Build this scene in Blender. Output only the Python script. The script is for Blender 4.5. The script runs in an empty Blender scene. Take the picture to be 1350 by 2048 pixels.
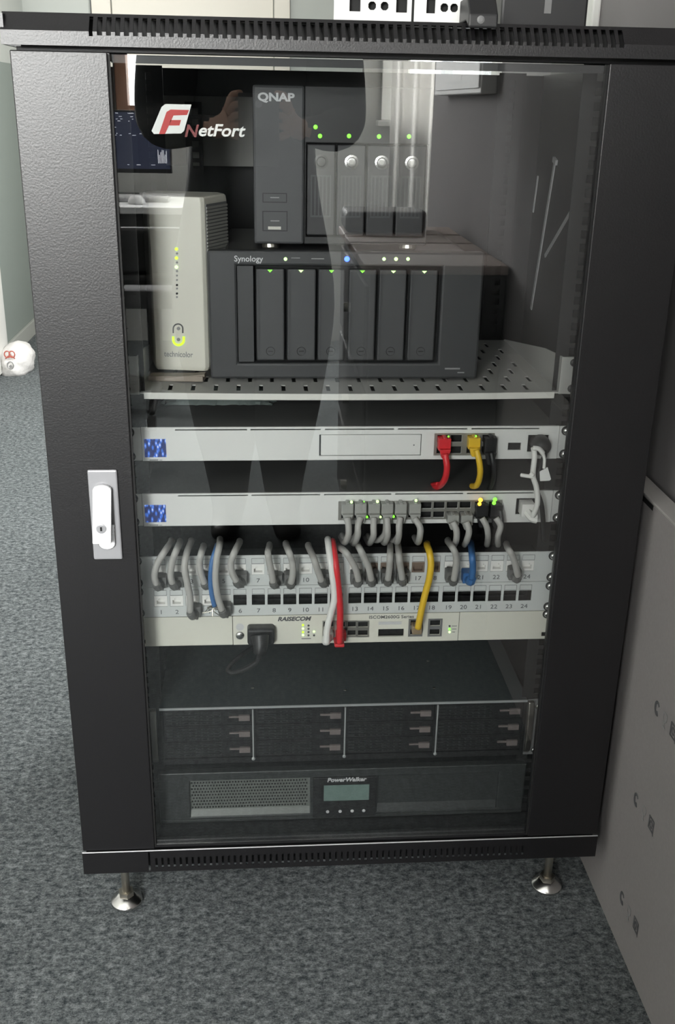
import bpy, math, random
from mathutils import Vector, Matrix
random.seed(7)
SC = bpy.context.scene
COL = SC.collection

# ------------------------------------------------------------------ camera
CAM = Vector((-0.1134, -1.1928, 1.1268)); PITCH, YAW, ROLL, FPX = 0.3785, 0.0786, -0.0192, 2044.25
def _axes():
    f = Vector((math.sin(YAW)*math.cos(PITCH), math.cos(YAW)*math.cos(PITCH), -math.sin(PITCH)))
    r = Vector((math.cos(YAW), -math.sin(YAW), 0)); d = f.cross(r)
    c, s = math.cos(ROLL), math.sin(ROLL)
    return c*r+s*d, -s*r+c*d, f
AX, AD, AF = _axes()
cd = bpy.data.cameras.new('camera'); cam = bpy.data.objects.new('camera', cd); COL.objects.link(cam)
cd.sensor_fit = 'VERTICAL'; cd.sensor_height = 24; cd.lens = FPX/2048*24; cd.clip_start = 0.01
cam.matrix_world = Matrix(((AX.x, -AD.x, -AF.x, CAM.x), (AX.y, -AD.y, -AF.y, CAM.y), (AX.z, -AD.z, -AF.z, CAM.z), (0, 0, 0, 1)))
SC.camera = cam
# ------------------------------------------------------------------ world, daylight and added fill through the windows, exposure
wd = bpy.data.worlds.new('world'); SC.world = wd; wd.use_nodes = True
wd.node_tree.nodes['Background'].inputs[0].default_value = (0.85, 0.92, 1.0, 1)
wd.node_tree.nodes['Background'].inputs[1].default_value = 1.0
def window_light(name, x0, x1, z0, z1, radiance, y=-4.13):
    l = bpy.data.lights.new(name, 'AREA'); l.shape = 'RECTANGLE'; l.size = x1-x0; l.size_y = z1-z0
    l.energy = radiance*math.pi*(x1-x0)*(z1-z0); l.color = (1.0, 0.985, 0.96)
    o = bpy.data.objects.new(name, l); COL.objects.link(o)
    o.location = ((x0+x1)/2, y, (z0+z1)/2); o.rotation_euler = (math.radians(90), 0, 0)
    return o
WIN = [(-1.72, -0.88), (-0.74, 0.05), (0.5, 0.78)]  # third opening is added to light the curtain from behind
WZ = (1.095, 2.3)
window_light('daylight_window_left', WIN[0][0], WIN[0][1], *WZ, 96)
window_light('daylight_window_middle', WIN[1][0], WIN[1][1], *WZ, 30)
window_light('added_curtain_backlight', WIN[2][0], WIN[2][1], *WZ, 330)  # added lamp behind the curtain so its reflection comes out bright
def side_fill_light(name, y0, y1, z0, z1, radiance, x):
    o = window_light(name, y0, y1, z0, z1, radiance); o.location = (x, (y0+y1)/2, (z0+z1)/2); o.rotation_euler = (math.radians(90), 0, math.radians(90))
WS = (1.3, 2.7, 0.95, 2.15)
side_fill_light('added_fill_side', *WS, 32, 0.56)  # added fill for the floor and left wall beyond the cabinet
WT = (-3.75, -2.5, 0.95, 2.25)
side_fill_light('added_fill_far', *WT, 45, 1.83)  # added fill brightening the window end that the glass reflects
SC.cycles.max_bounces = 8; SC.cycles.diffuse_bounces = 3; SC.cycles.glossy_bounces = 4; SC.cycles.transparent_max_bounces = 10
SC.cycles.caustics_reflective = False; SC.cycles.caustics_refractive = False
SC.view_settings.view_transform = 'Standard'; SC.view_settings.look = 'None'
SC.view_settings.gamma = 1.0; SC.view_settings.use_curve_mapping = False
SC.view_settings.exposure = -0.2

# ------------------------------------------------------------------ helpers
def ray(px, py): return AX*((px-675)/FPX) + AD*((py-1024)/FPX) + AF
def atY(px, py, Y): d = ray(px, py); return CAM + d*((Y-CAM.y)/d.y)
def atX(px, py, X): d = ray(px, py); return CAM + d*((X-CAM.x)/d.x)
def atZ(px, py, Z): d = ray(px, py); return CAM + d*((Z-CAM.z)/d.z)

class MB:
    def __init__(s): s.v = []; s.f = []
    def add(s, vs, fs):
        n = len(s.v); s.v += [tuple(p) for p in vs]; s.f += [tuple(i+n for i in f) for f in fs]; return s
    def box(s, x0, x1, y0, y1, z0, z1):
        return s.add([(x0,y0,z0),(x1,y0,z0),(x1,y1,z0),(x0,y1,z0),(x0,y0,z1),(x1,y0,z1),(x1,y1,z1),(x0,y1,z1)],
                     [(0,3,2,1),(4,5,6,7),(0,1,5,4),(1,2,6,5),(2,3,7,6),(3,0,4,7)])
    def obox(s, c, ax, ay, az, hx, hy, hz):
        c = Vector(c); vs = []
        for k in (-1, 1):
            for i, j in ((-1,-1),(1,-1),(1,1),(-1,1)):
                vs.append(c+Vector(ax)*hx*i+Vector(ay)*hy*j+Vector(az)*hz*k)
        return s.add(vs, [(0,3,2,1),(4,5,6,7),(0,1,5,4),(1,2,6,5),(2,3,7,6),(3,0,4,7)])
    def cyl(s, a, b, r, n=12, r2=None):
        a, b = Vector(a), Vector(b); r2 = r if r2 is None else r2
        w = (b-a).normalized(); u = w.orthogonal().normalized(); t = w.cross(u)
        vs = [a+(u*math.cos(2*math.pi*i/n)+t*math.sin(2*math.pi*i/n))*r for i in range(n)]
        vs += [b+(u*math.cos(2*math.pi*i/n)+t*math.sin(2*math.pi*i/n))*r2 for i in range(n)]
        fs = [(i, (i+1) % n, n+(i+1) % n, n+i) for i in range(n)]
        fs += [tuple(range(n-1, -1, -1)), tuple(range(n, 2*n))]
        return s.add(vs, fs)
    def lathe(s, c, prof, n=20, axis='z'):
        c = Vector(c); vs = []; fs = []
        for r, h in prof:
            for i in range(n):
                a = 2*math.pi*i/n; x, y = r*math.cos(a), r*math.sin(a)
                vs.append(c+(Vector((x, y, h)) if axis == 'z' else Vector((x, h, y))))
        m = len(prof)
        for k in range(m-1):
            for i in range(n): fs.append((k*n+i, k*n+(i+1) % n, (k+1)*n+(i+1) % n, (k+1)*n+i))
        fs.append(tuple(range(n-1, -1, -1))); fs.append(tuple(range((m-1)*n, m*n)))
        return s.add(vs, fs)
    def tube(s, pts, r, n=8, sub=6, taper=None):
        P = [Vector(p) for p in pts]; Q = []
        for i in range(len(P)-1):
            p0, p1, p2, p3 = P[max(i-1, 0)], P[i], P[i+1], P[min(i+2, len(P)-1)]
            for k in range(sub):
                t = k/sub; t2, t3 = t*t, t*t*t
                Q.append(0.5*((2*p1)+(p2-p0)*t+(2*p0-5*p1+4*p2-p3)*t2+(3*p1-p0-3*p2+p3)*t3))
        Q.append(P[-1]); vs = []; fs = []; u = None; L = len(Q)
        for i, q in enumerate(Q):
            w = (Q[min(i+1, L-1)]-Q[max(i-1, 0)])
            w = w.normalized() if w.length > 1e-9 else Vector((0, 0, 1))
            u = (w.orthogonal() if u is None else u-w*u.dot(w)).normalized(); t = w.cross(u)
            rr = r if taper is None else r*(taper[0]+(taper[1]-taper[0])*i/(L-1))
            vs += [q+(u*math.cos(2*math.pi*k/n)+t*math.sin(2*math.pi*k/n))*rr for k in range(n)]
        for i in range(L-1):
            for k in range(n): fs.append((i*n+k, i*n+(k+1) % n, (i+1)*n+(k+1) % n, (i+1)*n+k))
        fs.append(tuple(range(n-1, -1, -1))); fs.append(tuple(range((L-1)*n, L*n)))
        return s.add(vs, fs)
    def prism(s, poly, y0, y1, plane='xz'):
        n = len(poly)
        def m(a, b, y):
            return {'xz': (a, y, b), 'xy': (a, b, y), 'yz': (y, a, b)}[plane]
        vs = [m(a, b, y0) for a, b in poly]+[m(a, b, y1) for a, b in poly]
        fs = [(i, (i+1) % n, n+(i+1) % n, n+i) for i in range(n)]+[tuple(range(n-1, -1, -1)), tuple(range(n, 2*n))]
        return s.add(vs, fs)
    def holed(s, u0, u1, v0, v1, holes, t, mp, cu=(), cv=()):
        """plate with rectangular holes; mp(u, v, w) maps to 3D, w = 0 front, w = t back"""
        R = lambda a: round(a, 6)
        us = sorted({R(a) for h in holes for a in h[:2] if u0 < a < u1} | {R(u0), R(u1)} | {R(a) for a in cu})
        vs = sorted({R(a) for h in holes for a in h[2:] if v0 < a < v1} | {R(v0), R(v1)} | {R(a) for a in cv})
        nu, nv = len(us), len(vs); solid = {}
        for i in range(nu-1):
            for j in range(nv-1):
                cx, cy = (us[i]+us[i+1])/2, (vs[j]+vs[j+1])/2
                solid[i, j] = not any(h[0] < cx < h[1] and h[2] < cy < h[3] for h in holes)
        pts = [mp(u, v, 0) for u in us for v in vs]+[mp(u, v, t) for u in us for v in vs]
        B = nu*nv; ix = lambda i, j, k: k*B+i*nv+j; fs = []
        for (i, j), ok in solid.items():
            if not ok: continue
            fs.append((ix(i,j,0), ix(i+1,j,0), ix(i+1,j+1,0), ix(i,j+1,0)))
            fs.append((ix(i,j,1), ix(i,j+1,1), ix(i+1,j+1,1), ix(i+1,j,1)))
            for di, dj, a, b in ((-1,0,(0,0),(0,1)), (1,0,(1,1),(1,0)), (0,-1,(1,0),(0,0)), (0,1,(0,1),(1,1))):
                if not solid.get((i+di, j+dj), False):
                    fs.append((ix(i+a[0],j+a[1],0), ix(i+b[0],j+b[1],0), ix(i+b[0],j+b[1],1), ix(i+a[0],j+a[1],1)))
        return s.add(pts, fs)
    def face(s, x0, x1, z0, z1, y, t, holes=()):
        return s.holed(x0, x1, z0, z1, list(holes), t, lambda u, v, w: (u, y+w, v))
    def text(s, txt, size, x, z, y, sx=1.0, shear=0.0, bold=0.0, align='CENTER', t=0.0003):
        vs, fs = text_data(txt, size, shear, bold, align, t)
        return s.add([(x+a*sx, y-c, z+b) for a, b, c in vs], fs)

_TX = {}
def text_data(txt, size, shear, bold, align, t):
    k = (txt, size, shear, bold, align, t)
    if k in _TX: return _TX[k]
    cu = bpy.data.curves.new('t', 'FONT'); cu.body = txt; cu.size = size; cu.shear = shear; cu.offset = bold
    cu.align_x = align; cu.align_y = 'CENTER'; cu.extrude = t; cu.resolution_u = 3
    ob = bpy.data.objects.new('t', cu); COL.objects.link(ob); bpy.context.view_layer.update()
    me = ob.to_mesh(); r = ([tuple(v.co) for v in me.vertices], [tuple(p.vertices) for p in me.polygons])
    ob.to_mesh_clear(); bpy.data.objects.remove(ob); bpy.data.curves.remove(cu); _TX[k] = r
    return r

ORG = {}
def _props(o, label, cat, group, kind):
    if label: o['label'] = label
    if cat: o['category'] = cat
    if group: o['group'] = group
    if kind: o['kind'] = kind
def mesh_of(name, mb, mat, off=Vector((0, 0, 0)), smooth=False):
    me = bpy.data.meshes.new(name)
    me.from_pydata([(x-off.x, y-off.y, z-off.z) for x, y, z in mb.v], [], mb.f)
    if mat: me.materials.append(mat)
    if smooth:
        for p in me.polygons: p.use_smooth = True
    me.update(); return me
def obj(name, mb, mat, parent=None, bevel=0, seg=2, smooth=False, label=None, cat=None, group=None, kind=None, auto=False, org=None):
    if parent is not None: off = ORG[parent.name]
    elif org is not None: off = Vector(org)
    else:
        xs = [p[0] for p in mb.v]; ys = [p[1] for p in mb.v]; zs = [p[2] for p in mb.v]
        off = Vector(((min(xs)+max(xs))/2, (min(ys)+max(ys))/2, min(zs)))
    o = bpy.data.objects.new(name, mesh_of(name, mb, mat, off, smooth)); COL.objects.link(o)
    if parent is not None: o.parent = parent
    else: o.location = off
    ORG[o.name] = off.copy()
    if bevel:
        m = o.modifiers.new('bevel', 'BEVEL'); m.width = bevel; m.segments = seg; m.limit_method = 'ANGLE'; m.angle_limit = math.radians(40)
        if smooth is False and seg > 1: m.harden_normals = False
    if auto:
        for p in o.data.polygons: p.use_smooth = True
        try: o.data.set_sharp_from_angle(angle=math.radians(38))
        except Exception: pass
    _props(o, label, cat, group, kind); return o
def piece(name, me, parent, at, label=None):
    o = bpy.data.objects.new(name, me); COL.objects.link(o); o.parent = parent
    o.location = Vector(at)-ORG[parent.name]; ORG[o.name] = Vector(at)
    if label: o['label'] = label
    return o
def thing(name, loc, label, cat, group=None):
    o = bpy.data.objects.new(name, None); COL.objects.link(o); o.empty_display_size = 0.02
    o.location = loc; ORG[o.name] = Vector(loc); _props(o, label, cat, group, None); return o

# ------------------------------------------------------------------ materials
def mat(name, col, rough=0.5, metal=0.0, spec=0.5, emit=None, es=0.0, bump=None, var=None, alpha=None, trans=0.0, coord='Object'):
    m = bpy.data.materials.new(name); m.use_nodes = True; nt = m.node_tree; b = nt.nodes['Principled BSDF']
    b.inputs['Base Color'].default_value = (*col, 1); b.inputs['Roughness'].default_value = rough
    b.inputs['Metallic'].default_value = metal; b.inputs['Specular IOR Level'].default_value = spec
    if trans: b.inputs['Transmission Weight'].default_value = trans
    if emit: b.inputs['Emission Color'].default_value = (*emit, 1); b.inputs['Emission Strength'].default_value = es
    tc = None
    if bump or var:
        tc = nt.nodes.new('ShaderNodeTexCoord')
    if bump:
        n = nt.nodes.new('ShaderNodeTexNoise'); n.inputs['Scale'].default_value = bump[0]; n.inputs['Detail'].default_value = 3
        nt.links.new(tc.outputs[coord], n.inputs['Vector'])
        bp = nt.nodes.new('ShaderNodeBump'); bp.inputs['Strength'].default_value = bump[1]; bp.inputs['Distance'].default_value = bump[2]
        nt.links.new(n.outputs['Fac'], bp.inputs['Height']); nt.links.new(bp.outputs[0], b.inputs['Normal'])
    if var:
        n = nt.nodes.new('ShaderNodeTexNoise'); n.inputs['Scale'].default_value = var[0]; n.inputs['Detail'].default_value = 5
        nt.links.new(tc.outputs[coord], n.inputs['Vector'])
        mx = nt.nodes.new('ShaderNodeMix'); mx.data_type = 'RGBA'
        mx.inputs[6].default_value = (*[c*(1-var[1]) for c in col], 1); mx.inputs[7].default_value = (*[min(1, c*(1+var[1])) for c in col], 1)
        nt.links.new(n.outputs['Fac'], mx.inputs[0]); nt.links.new(mx.outputs[2], b.inputs['Base Color'])
    return m
M = {}
M['powder'] = mat('black_powder_coat', (0.0075, 0.007, 0.008), 0.37, spec=0.6, bump=(430, 0.30, 0.0006))
M['powder_in'] = mat('black_interior_steel', (0.014, 0.014, 0.0155), 0.5)
M['rail'] = mat('rail_black', (0.006, 0.006, 0.0065), 0.6)
M['black'] = mat('black_plastic', (0.012, 0.012, 0.013), 0.45)
M['void'] = mat('socket_black', (0.004, 0.004, 0.004), 0.7)
M['white'] = mat('white_painted_metal', (0.70, 0.70, 0.68), 0.4, var=(9, 0.04))
M['ivory'] = mat('ivory_painted_metal', (0.68, 0.67, 0.59), 0.45, var=(7, 0.04))
M['panelgrey'] = mat('pale_grey_panel', (0.60, 0.62, 0.61), 0.42, var=(8, 0.04))
M['shelf'] = mat('shelf_grey_steel', (0.40, 0.395, 0.375), 0.42, var=(12, 0.05))
M['chrome'] = mat('polished_steel', (0.75, 0.74, 0.72), 0.22, metal=1.0)
M['steel'] = mat('dull_steel', (0.55, 0.52, 0.46), 0.35, metal=1.0)
M['handle'] = mat('handle_white_zinc', (0.80, 0.80, 0.82), 0.35)
M['plate'] = mat('handle_plate_zinc', (0.40, 0.40, 0.42), 0.34, metal=0.3)
M['greyplastic'] = mat('grey_plastic', (0.16, 0.16, 0.16), 0.5)
M['nas'] = mat('charcoal_nas_plastic', (0.040, 0.041, 0.043), 0.5, bump=(900, 0.2, 0.0003))
M['nas_tray'] = mat('charcoal_tray_plastic', (0.052, 0.053, 0.055), 0.5)
M['qnap'] = mat('dark_grey_nas_panel', (0.060, 0.061, 0.064), 0.5, bump=(900, 0.2, 0.0003))
M['router'] = mat('cream_router_plastic', (0.66, 0.64, 0.56), 0.45)
M['router_side'] = mat('grey_router_vent', (0.32, 0.315, 0.29), 0.5)
M['server'] = mat('server_lid_steel', (0.075, 0.088, 0.092), 0.45, metal=0.35, var=(30, 0.06))
M['ups'] = mat('ups_black_plastic', (0.030, 0.033, 0.033), 0.42)
M['mesh'] = mat('ups_grille_steel', (0.13, 0.14, 0.13), 0.4)
M['cable'] = mat('grey_cable_jacket', (0.40, 0.39, 0.37), 0.5)
M['cableplug'] = mat('grey_clear_plug', (0.33, 0.33, 0.31), 0.35)
M['darkplug'] = mat('dark_grey_boot', (0.13, 0.13, 0.125), 0.5)
M['red'] = mat('red_cable_jacket', (0.62, 0.022, 0.03), 0.42)
M['yellow'] = mat('yellow_cable_jacket', (0.72, 0.46, 0.03), 0.42)
M['blue'] = mat('blue_cable_jacket', (0.05, 0.15, 0.36), 0.42)
M['whitecable'] = mat('white_cable_jacket', (0.75, 0.74, 0.71), 0.45)
M['ink'] = mat('dark_print', (0.09, 0.09, 0.095), 0.6)
M['inkgrey'] = mat('grey_print', (0.25, 0.25, 0.25), 0.6)
M['inkpale'] = mat('pale_print', (0.55, 0.55, 0.56), 0.5)
M['logo_red'] = mat('logo_red', (0.50, 0.018, 0.015), 0.5)
M['logo_white'] = mat('logo_white', (0.80, 0.80, 0.78), 0.5)
M['jack'] = mat('white_keystone', (0.82, 0.81, 0.78), 0.4)
M['brownjack'] = mat('brown_keystone', (0.20, 0.15, 0.12), 0.35)
M['contact'] = mat('contact_gold', (0.5, 0.38, 0.25), 0.35, metal=0.6)
M['silver'] = mat('port_shield', (0.45, 0.44, 0.40), 0.35, metal=0.8)
M['lgreen'] = mat('led_green', (0.1, 0.6, 0.05), 0.4, emit=(0.25, 1.0, 0.06), es=2.2)
M['lpale'] = mat('led_pale_green', (0.3, 0.6, 0.2), 0.4, emit=(0.62, 1.0, 0.38), es=2.6)
M['lyellow'] = mat('led_yellow_green', (0.4, 0.6, 0.05), 0.4, emit=(0.55, 0.95, 0.02), es=1.6)
M['lblue'] = mat('led_blue', (0.1, 0.2, 0.9), 0.4, emit=(0.03, 0.08, 1.0), es=9)
M['lorange'] = mat('led_orange', (0.8, 0.4, 0.05), 0.4, emit=(1.0, 0.5, 0.05), es=3.0)
M['lcd'] = mat('grey_green_lcd', (0.14, 0.20, 0.18), 0.3, var=(60, 0.2))
M['card'] = mat('pale_cardboard', (0.262, 0.245, 0.243), 0.85, bump=(400, 0.2, 0.0005), var=(220, 0.10))
M['cardedge'] = mat('cardboard_edge', (0.36, 0.345, 0.33), 0.85, bump=(300, 0.4, 0.001))
M['cloth'] = mat('dark_jacket', (0.012, 0.014, 0.016), 0.9)
M['trouser'] = mat('dark_trousers', (0.010, 0.011, 0.014), 0.9)
M['skin'] = mat('skin', (0.50, 0.30, 0.22), 0.55)
M['hair'] = mat('dark_hair', (0.02, 0.014, 0.010), 0.6)
M['deskwhite'] = mat('white_desktop', (0.72, 0.72, 0.72), 0.4)
M['deskdark'] = mat('dark_desk_frame', (0.03, 0.03, 0.032), 0.6)
M['chairblack'] = mat('black_chair', (0.014, 0.014, 0.015), 0.4)
M['chairseat'] = mat('grey_chair_fabric', (0.10, 0.10, 0.105), 0.9)
M['key'] = mat('keyboard_grey', (0.35, 0.35, 0.36), 0.5)
M['tablewood'] = mat('pale_pinkish_board', (0.42, 0.34, 0.31), 0.5, var=(14, 0.12))
M['brown'] = mat('dark_brown_wood', (0.055, 0.032, 0.022), 0.5, var=(20, 0.25))
M['brownlight'] = mat('brown_wood_frame', (0.20, 0.10, 0.06), 0.5, var=(20, 0.2))
M['box'] = mat('white_wall_box', (0.78, 0.78, 0.77), 0.5)
M['bagwhite'] = mat('white_shopping_bag', (0.74, 0.72, 0.70), 0.5, bump=(30, 0.5, 0.01))
M['printred'] = mat('red_print', (0.45, 0.12, 0.09), 0.6)
M['wood'] = mat('grey_wood_splint', (0.26, 0.22, 0.18), 0.7, var=(60, 0.25))
M['ceiling'] = mat('white_ceiling', (0.55, 0.55, 0.54), 0.9)
M['wallwhite'] = mat('white_wall', (0.52, 0.52, 0.50), 0.85, bump=(120, 0.15, 0.001))
M['wallright'] = mat('grey_wall', (0.215, 0.203, 0.205), 0.85, bump=(150, 0.2, 0.001))
M['trim'] = mat('white_trim_paint', (0.70, 0.70, 0.67), 0.5)
M['cream'] = mat('cream_door_paint', (0.74, 0.70, 0.62), 0.5)
M['baseboard'] = mat('grey_baseboard', (0.40, 0.41, 0.38), 0.6)

def glass(name, fac0, tint, power=4.0):
    m = bpy.data.materials.new(name); m.use_nodes = True; nt = m.node_tree; nt.nodes.clear()
    out = nt.nodes.new('ShaderNodeOutputMaterial'); mx = nt.nodes.new('ShaderNodeMixShader')
    tr = nt.nodes.new('ShaderNodeBsdfTransparent'); tr.inputs[0].default_value = (*tint, 1)
    gl = nt.nodes.new('ShaderNodeBsdfGlossy'); gl.inputs['Roughness'].default_value = 0.0; gl.inputs[0].default_value = (1, 1, 1, 1)
    lw = nt.nodes.new('ShaderNodeLayerWeight'); lw.inputs[0].default_value = 0.5
    pw = nt.nodes.new('ShaderNodeMath'); pw.operation = 'POWER'; pw.inputs[1].default_value = power
    ma = nt.nodes.new('ShaderNodeMath'); ma.operation = 'MULTIPLY_ADD'; ma.inputs[1].default_value = 0.6; ma.inputs[2].default_value = fac0
    nt.links.new(lw.outputs['Facing'], pw.inputs[0]); nt.links.new(pw.outputs[0], ma.inputs[0]); nt.links.new(ma.outputs[0], mx.inputs[0])
    nt.links.new(tr.outputs[0], mx.inputs[1]); nt.links.new(gl.outputs[0], mx.inputs[2]); nt.links.new(mx.outputs[0], out.inputs[0])
    return m
M['glass'] = glass('tinted_door_glass', 0.085, (0.93, 0.94, 0.94))
M['pane'] = glass('window_glass', 0.04, (0.97, 0.98, 0.98))

def carpet():
    m = bpy.data.materials.new('grey_flecked_carpet'); m.use_nodes = True; nt = m.node_tree; b = nt.nodes['Principled BSDF']
    b.inputs['Roughness'].default_value = 1.0; b.inputs['Specular IOR Level'].default_value = 0.1
    tc = nt.nodes.new('ShaderNodeTexCoord'); mp = nt.nodes.new('ShaderNodeMapping'); mp.inputs['Scale'].default_value = (0.75, 1.0, 1.0)
    nt.links.new(tc.outputs['Object'], mp.inputs[0])
    def noise(s, d, r=0.6):
        n = nt.nodes.new('ShaderNodeTexNoise'); n.inputs['Scale'].default_value = s; n.inputs['Detail'].default_value = d; n.inputs['Roughness'].default_value = r
        nt.links.new(mp.outputs[0], n.inputs['Vector']); return n.outputs['Fac']
    n1 = noise(100, 8, 0.92); n2 = noise(5, 3)
    cr = nt.nodes.new('ShaderNodeValToRGB'); e = cr.color_ramp.elements
    e[0].position = 0.40; e[0].color = (0.026, 0.034, 0.038, 1); e[1].position = 0.63; e[1].color = (0.38, 0.405, 0.41, 1)
    k = cr.color_ramp.elements.new(0.5); k.color = (0.135, 0.148, 0.153, 1)
    nt.links.new(n1, cr.inputs[0])
    mx = nt.nodes.new('ShaderNodeMix'); mx.data_type = 'RGBA'; mx.blend_type = 'MULTIPLY'; mx.inputs[0].default_value = 1
    r2 = nt.nodes.new('ShaderNodeValToRGB'); r2.color_ramp.elements[0].position = 0.3; r2.color_ramp.elements[0].color = (0.82, 0.82, 0.82, 1); r2.color_ramp.elements[1].position = 0.7
    nt.links.new(n2, r2.inputs[0]); nt.links.new(cr.outputs[0], mx.inputs[6]); nt.links.new(r2.outputs[0], mx.inputs[7])
    nt.links.new(mx.outputs[2], b.inputs['Base Color'])
    bp = nt.nodes.new('ShaderNodeBump'); bp.inputs['Strength'].default_value = 0.5; bp.inputs['Distance'].default_value = 0.004
    nt.links.new(n1, bp.inputs['Height']); nt.links.new(bp.outputs[0], b.inputs['Normal'])
    return m
M['carpet'] = carpet()
def dado():
    m = mat('two_tone_wall_paint', (0.25, 0.29, 0.26), 0.8); nt = m.node_tree; b = nt.nodes['Principled BSDF']
    tc = nt.nodes.new('ShaderNodeNewGeometry'); sp = nt.nodes.new('ShaderNodeSeparateXYZ'); nt.links.new(tc.outputs['Position'], sp.inputs[0])
    gt = nt.nodes.new('ShaderNodeMath'); gt.operation = 'GREATER_THAN'; gt.inputs[1].default_value = 1.285; nt.links.new(sp.outputs['Z'], gt.inputs[0])
    mx = nt.nodes.new('ShaderNodeMix'); mx.data_type = 'RGBA'; mx.inputs[6].default_value = (0.25, 0.285, 0.262, 1); mx.inputs[7].default_value = (0.50, 0.52, 0.49, 1)
    nt.links.new(gt.outputs[0], mx.inputs[0]); nt.links.new(mx.outputs[2], b.inputs['Base Color']); return m
M['dado'] = dado()
def starscreen():
    m = bpy.data.materials.new('blue_star_screen'); m.use_nodes = True; nt = m.node_tree; b = nt.nodes['Principled BSDF']
    b.inputs['Base Color'].default_value = (0.01, 0.02, 0.08, 1); b.inputs['Roughness'].default_value = 0.25
    tc = nt.nodes.new('ShaderNodeTexCoord'); mp = nt.nodes.new('ShaderNodeMapping'); mp.inputs['Scale'].default_value = (300, 1, 130); mp.inputs['Rotation'].default_value = (0, 0.6, 0)
    vo = nt.nodes.new('ShaderNodeTexVoronoi'); nt.links.new(tc.outputs['Object'], mp.inputs[0]); nt.links.new(mp.outputs[0], vo.inputs['Vector'])
    vo.inputs['Scale'].default_value = 1.0
    cr = nt.nodes.new('ShaderNodeValToRGB'); e = cr.color_ramp.elements
    e[0].position = 0.12; e[0].color = (0.75, 0.85, 1, 1); e[1].position = 0.62; e[1].color = (0.004, 0.012, 0.09, 1)
    k = e.new(0.30); k.color = (0.06, 0.22, 0.9, 1)
    nt.links.new(vo.outputs['Distance'], cr.inputs[0]); nt.links.new(cr.outputs[0], b.inputs['Emission Color']); b.inputs['Emission Strength'].default_value = 1.2
    return m
M['stars'] = starscreen()
def uiscreen():
    m = bpy.data.materials.new('dark_editor_screen'); m.use_nodes = True; nt = m.node_tree; b = nt.nodes['Principled BSDF']
    b.inputs['Base Color'].default_value = (0.01, 0.01, 0.015, 1); b.inputs['Roughness'].default_value = 0.4
    b.inputs['Emission Color'].default_value = (0.02, 0.025, 0.045, 1); b.inputs['Emission Strength'].default_value = 5.0
    return m
M['ui'] = uiscreen()
M['uitext'] = mat('screen_text', (0.3, 0.3, 0.3), 0.5, emit=(0.9, 0.92, 1.0), es=3.5)
def curtain_m():
    m = bpy.data.materials.new('thin_white_curtain'); m.use_nodes = True; nt = m.node_tree; nt.nodes.clear()
    out = nt.nodes.new('ShaderNodeOutputMaterial'); mx = nt.nodes.new('ShaderNodeMixShader'); mx.inputs[0].default_value = 0.45
    d = nt.nodes.new('ShaderNodeBsdfDiffuse'); d.inputs[0].default_value = (0.75, 0.74, 0.72, 1)
    t = nt.nodes.new('ShaderNodeBsdfTranslucent'); t.inputs[0].default_value = (0.75, 0.74, 0.72, 1)
    nt.links.new(d.outputs[0], mx.inputs[1]); nt.links.new(t.outputs[0], mx.inputs[2]); nt.links.new(mx.outputs[0], out.inputs[0]); return m
M['curtain'] = curtain_m()
def cling():
    m = bpy.data.materials.new('crinkled_clear_plastic'); m.use_nodes = True; nt = m.node_tree; nt.nodes.clear()
    out = nt.nodes.new('ShaderNodeOutputMaterial'); mx = nt.nodes.new('ShaderNodeMixShader'); mx.inputs[0].default_value = 0.55
    t = nt.nodes.new('ShaderNodeBsdfTransparent'); t.inputs[0].default_value = (0.9, 0.95, 0.93, 1)
    p = nt.nodes.new('ShaderNodeBsdfPrincipled'); p.inputs['Base Color'].default_value = (0.34, 0.40, 0.38, 1); p.inputs['Roughness'].default_value = 0.2
    nt.links.new(t.outputs[0], mx.inputs[1]); nt.links.new(p.outputs[0], mx.inputs[2]); nt.links.new(mx.outputs[0], out.inputs[0]); return m
M['cling'] = cling()

# ------------------------------------------------------------------ the room
YB, YW, XR, XL = 4.6, -4.0, 0.43, -1.29       # back wall, window wall, right wall, left wall
def struct(name, mb, m, parent=None, **k): return obj(name, mb, m, parent, kind='structure', **k) if parent is None else obj(name, mb, m, parent, **k)
struct('floor', MB().box(-2.5, 1.8, YW-0.1, YB+0.1, -0.08, 0), M['carpet'])
struct('ceiling', MB().box(-2.5, 1.8, YW-0.1, YB+0.1, 2.7, 2.78), M['ceiling'])
struct('wall_right', MB().holed(-2.2, YB+0.1, 0, 2.7, [WS], 0.1, lambda u, v, w: (XR+w, u, v)), M['wallright'])
struct('wall_right_front', MB().holed(YW, -2.2, 0, 2.7, [WT], 0.1, lambda u, v, w: (1.7+w, u, v)), M['wallwhite'])
struct('wall_right_return', MB().box(XR+0.1, 1.8, -2.3, -2.2, 0, 2.7), M['wallwhite'])
struct('wall_left', MB().box(XL-0.1, XL, 1.3, YB+0.1, 0, 2.7), M['dado'])
struct('wall_left_front', MB().box(-2.5, -2.4, YW, 1.4, 0, 2.7), M['wallwhite'])
struct('wall_left_return', MB().box(-2.4, XL-0.1, 1.3, 1.4, 0, 2.7), M['wallwhite'])
struct('wall_back', MB().box(XL, XR, YB, YB+0.1, 0, 2.7), M['dado'])
wx = [(x0, x1, WZ[0], WZ[1]) for x0, x1 in WIN]
struct('wall_front', MB().holed(-2.5, 1.8, 0, 2.7, wx, -0.1, lambda u, v, w: (u, YW+w, v)), M['wallwhite'])
struct('baseboard_left', MB().box(XL, XL+0.015, 1.3, YB, 0, 0.075), M['baseboard'], bevel=0.003)
struct('baseboard_back', MB().box(XL+0.015, -0.96, YB-0.015, YB, 0, 0.075), M['baseboard'], bevel=0.003)
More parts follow.
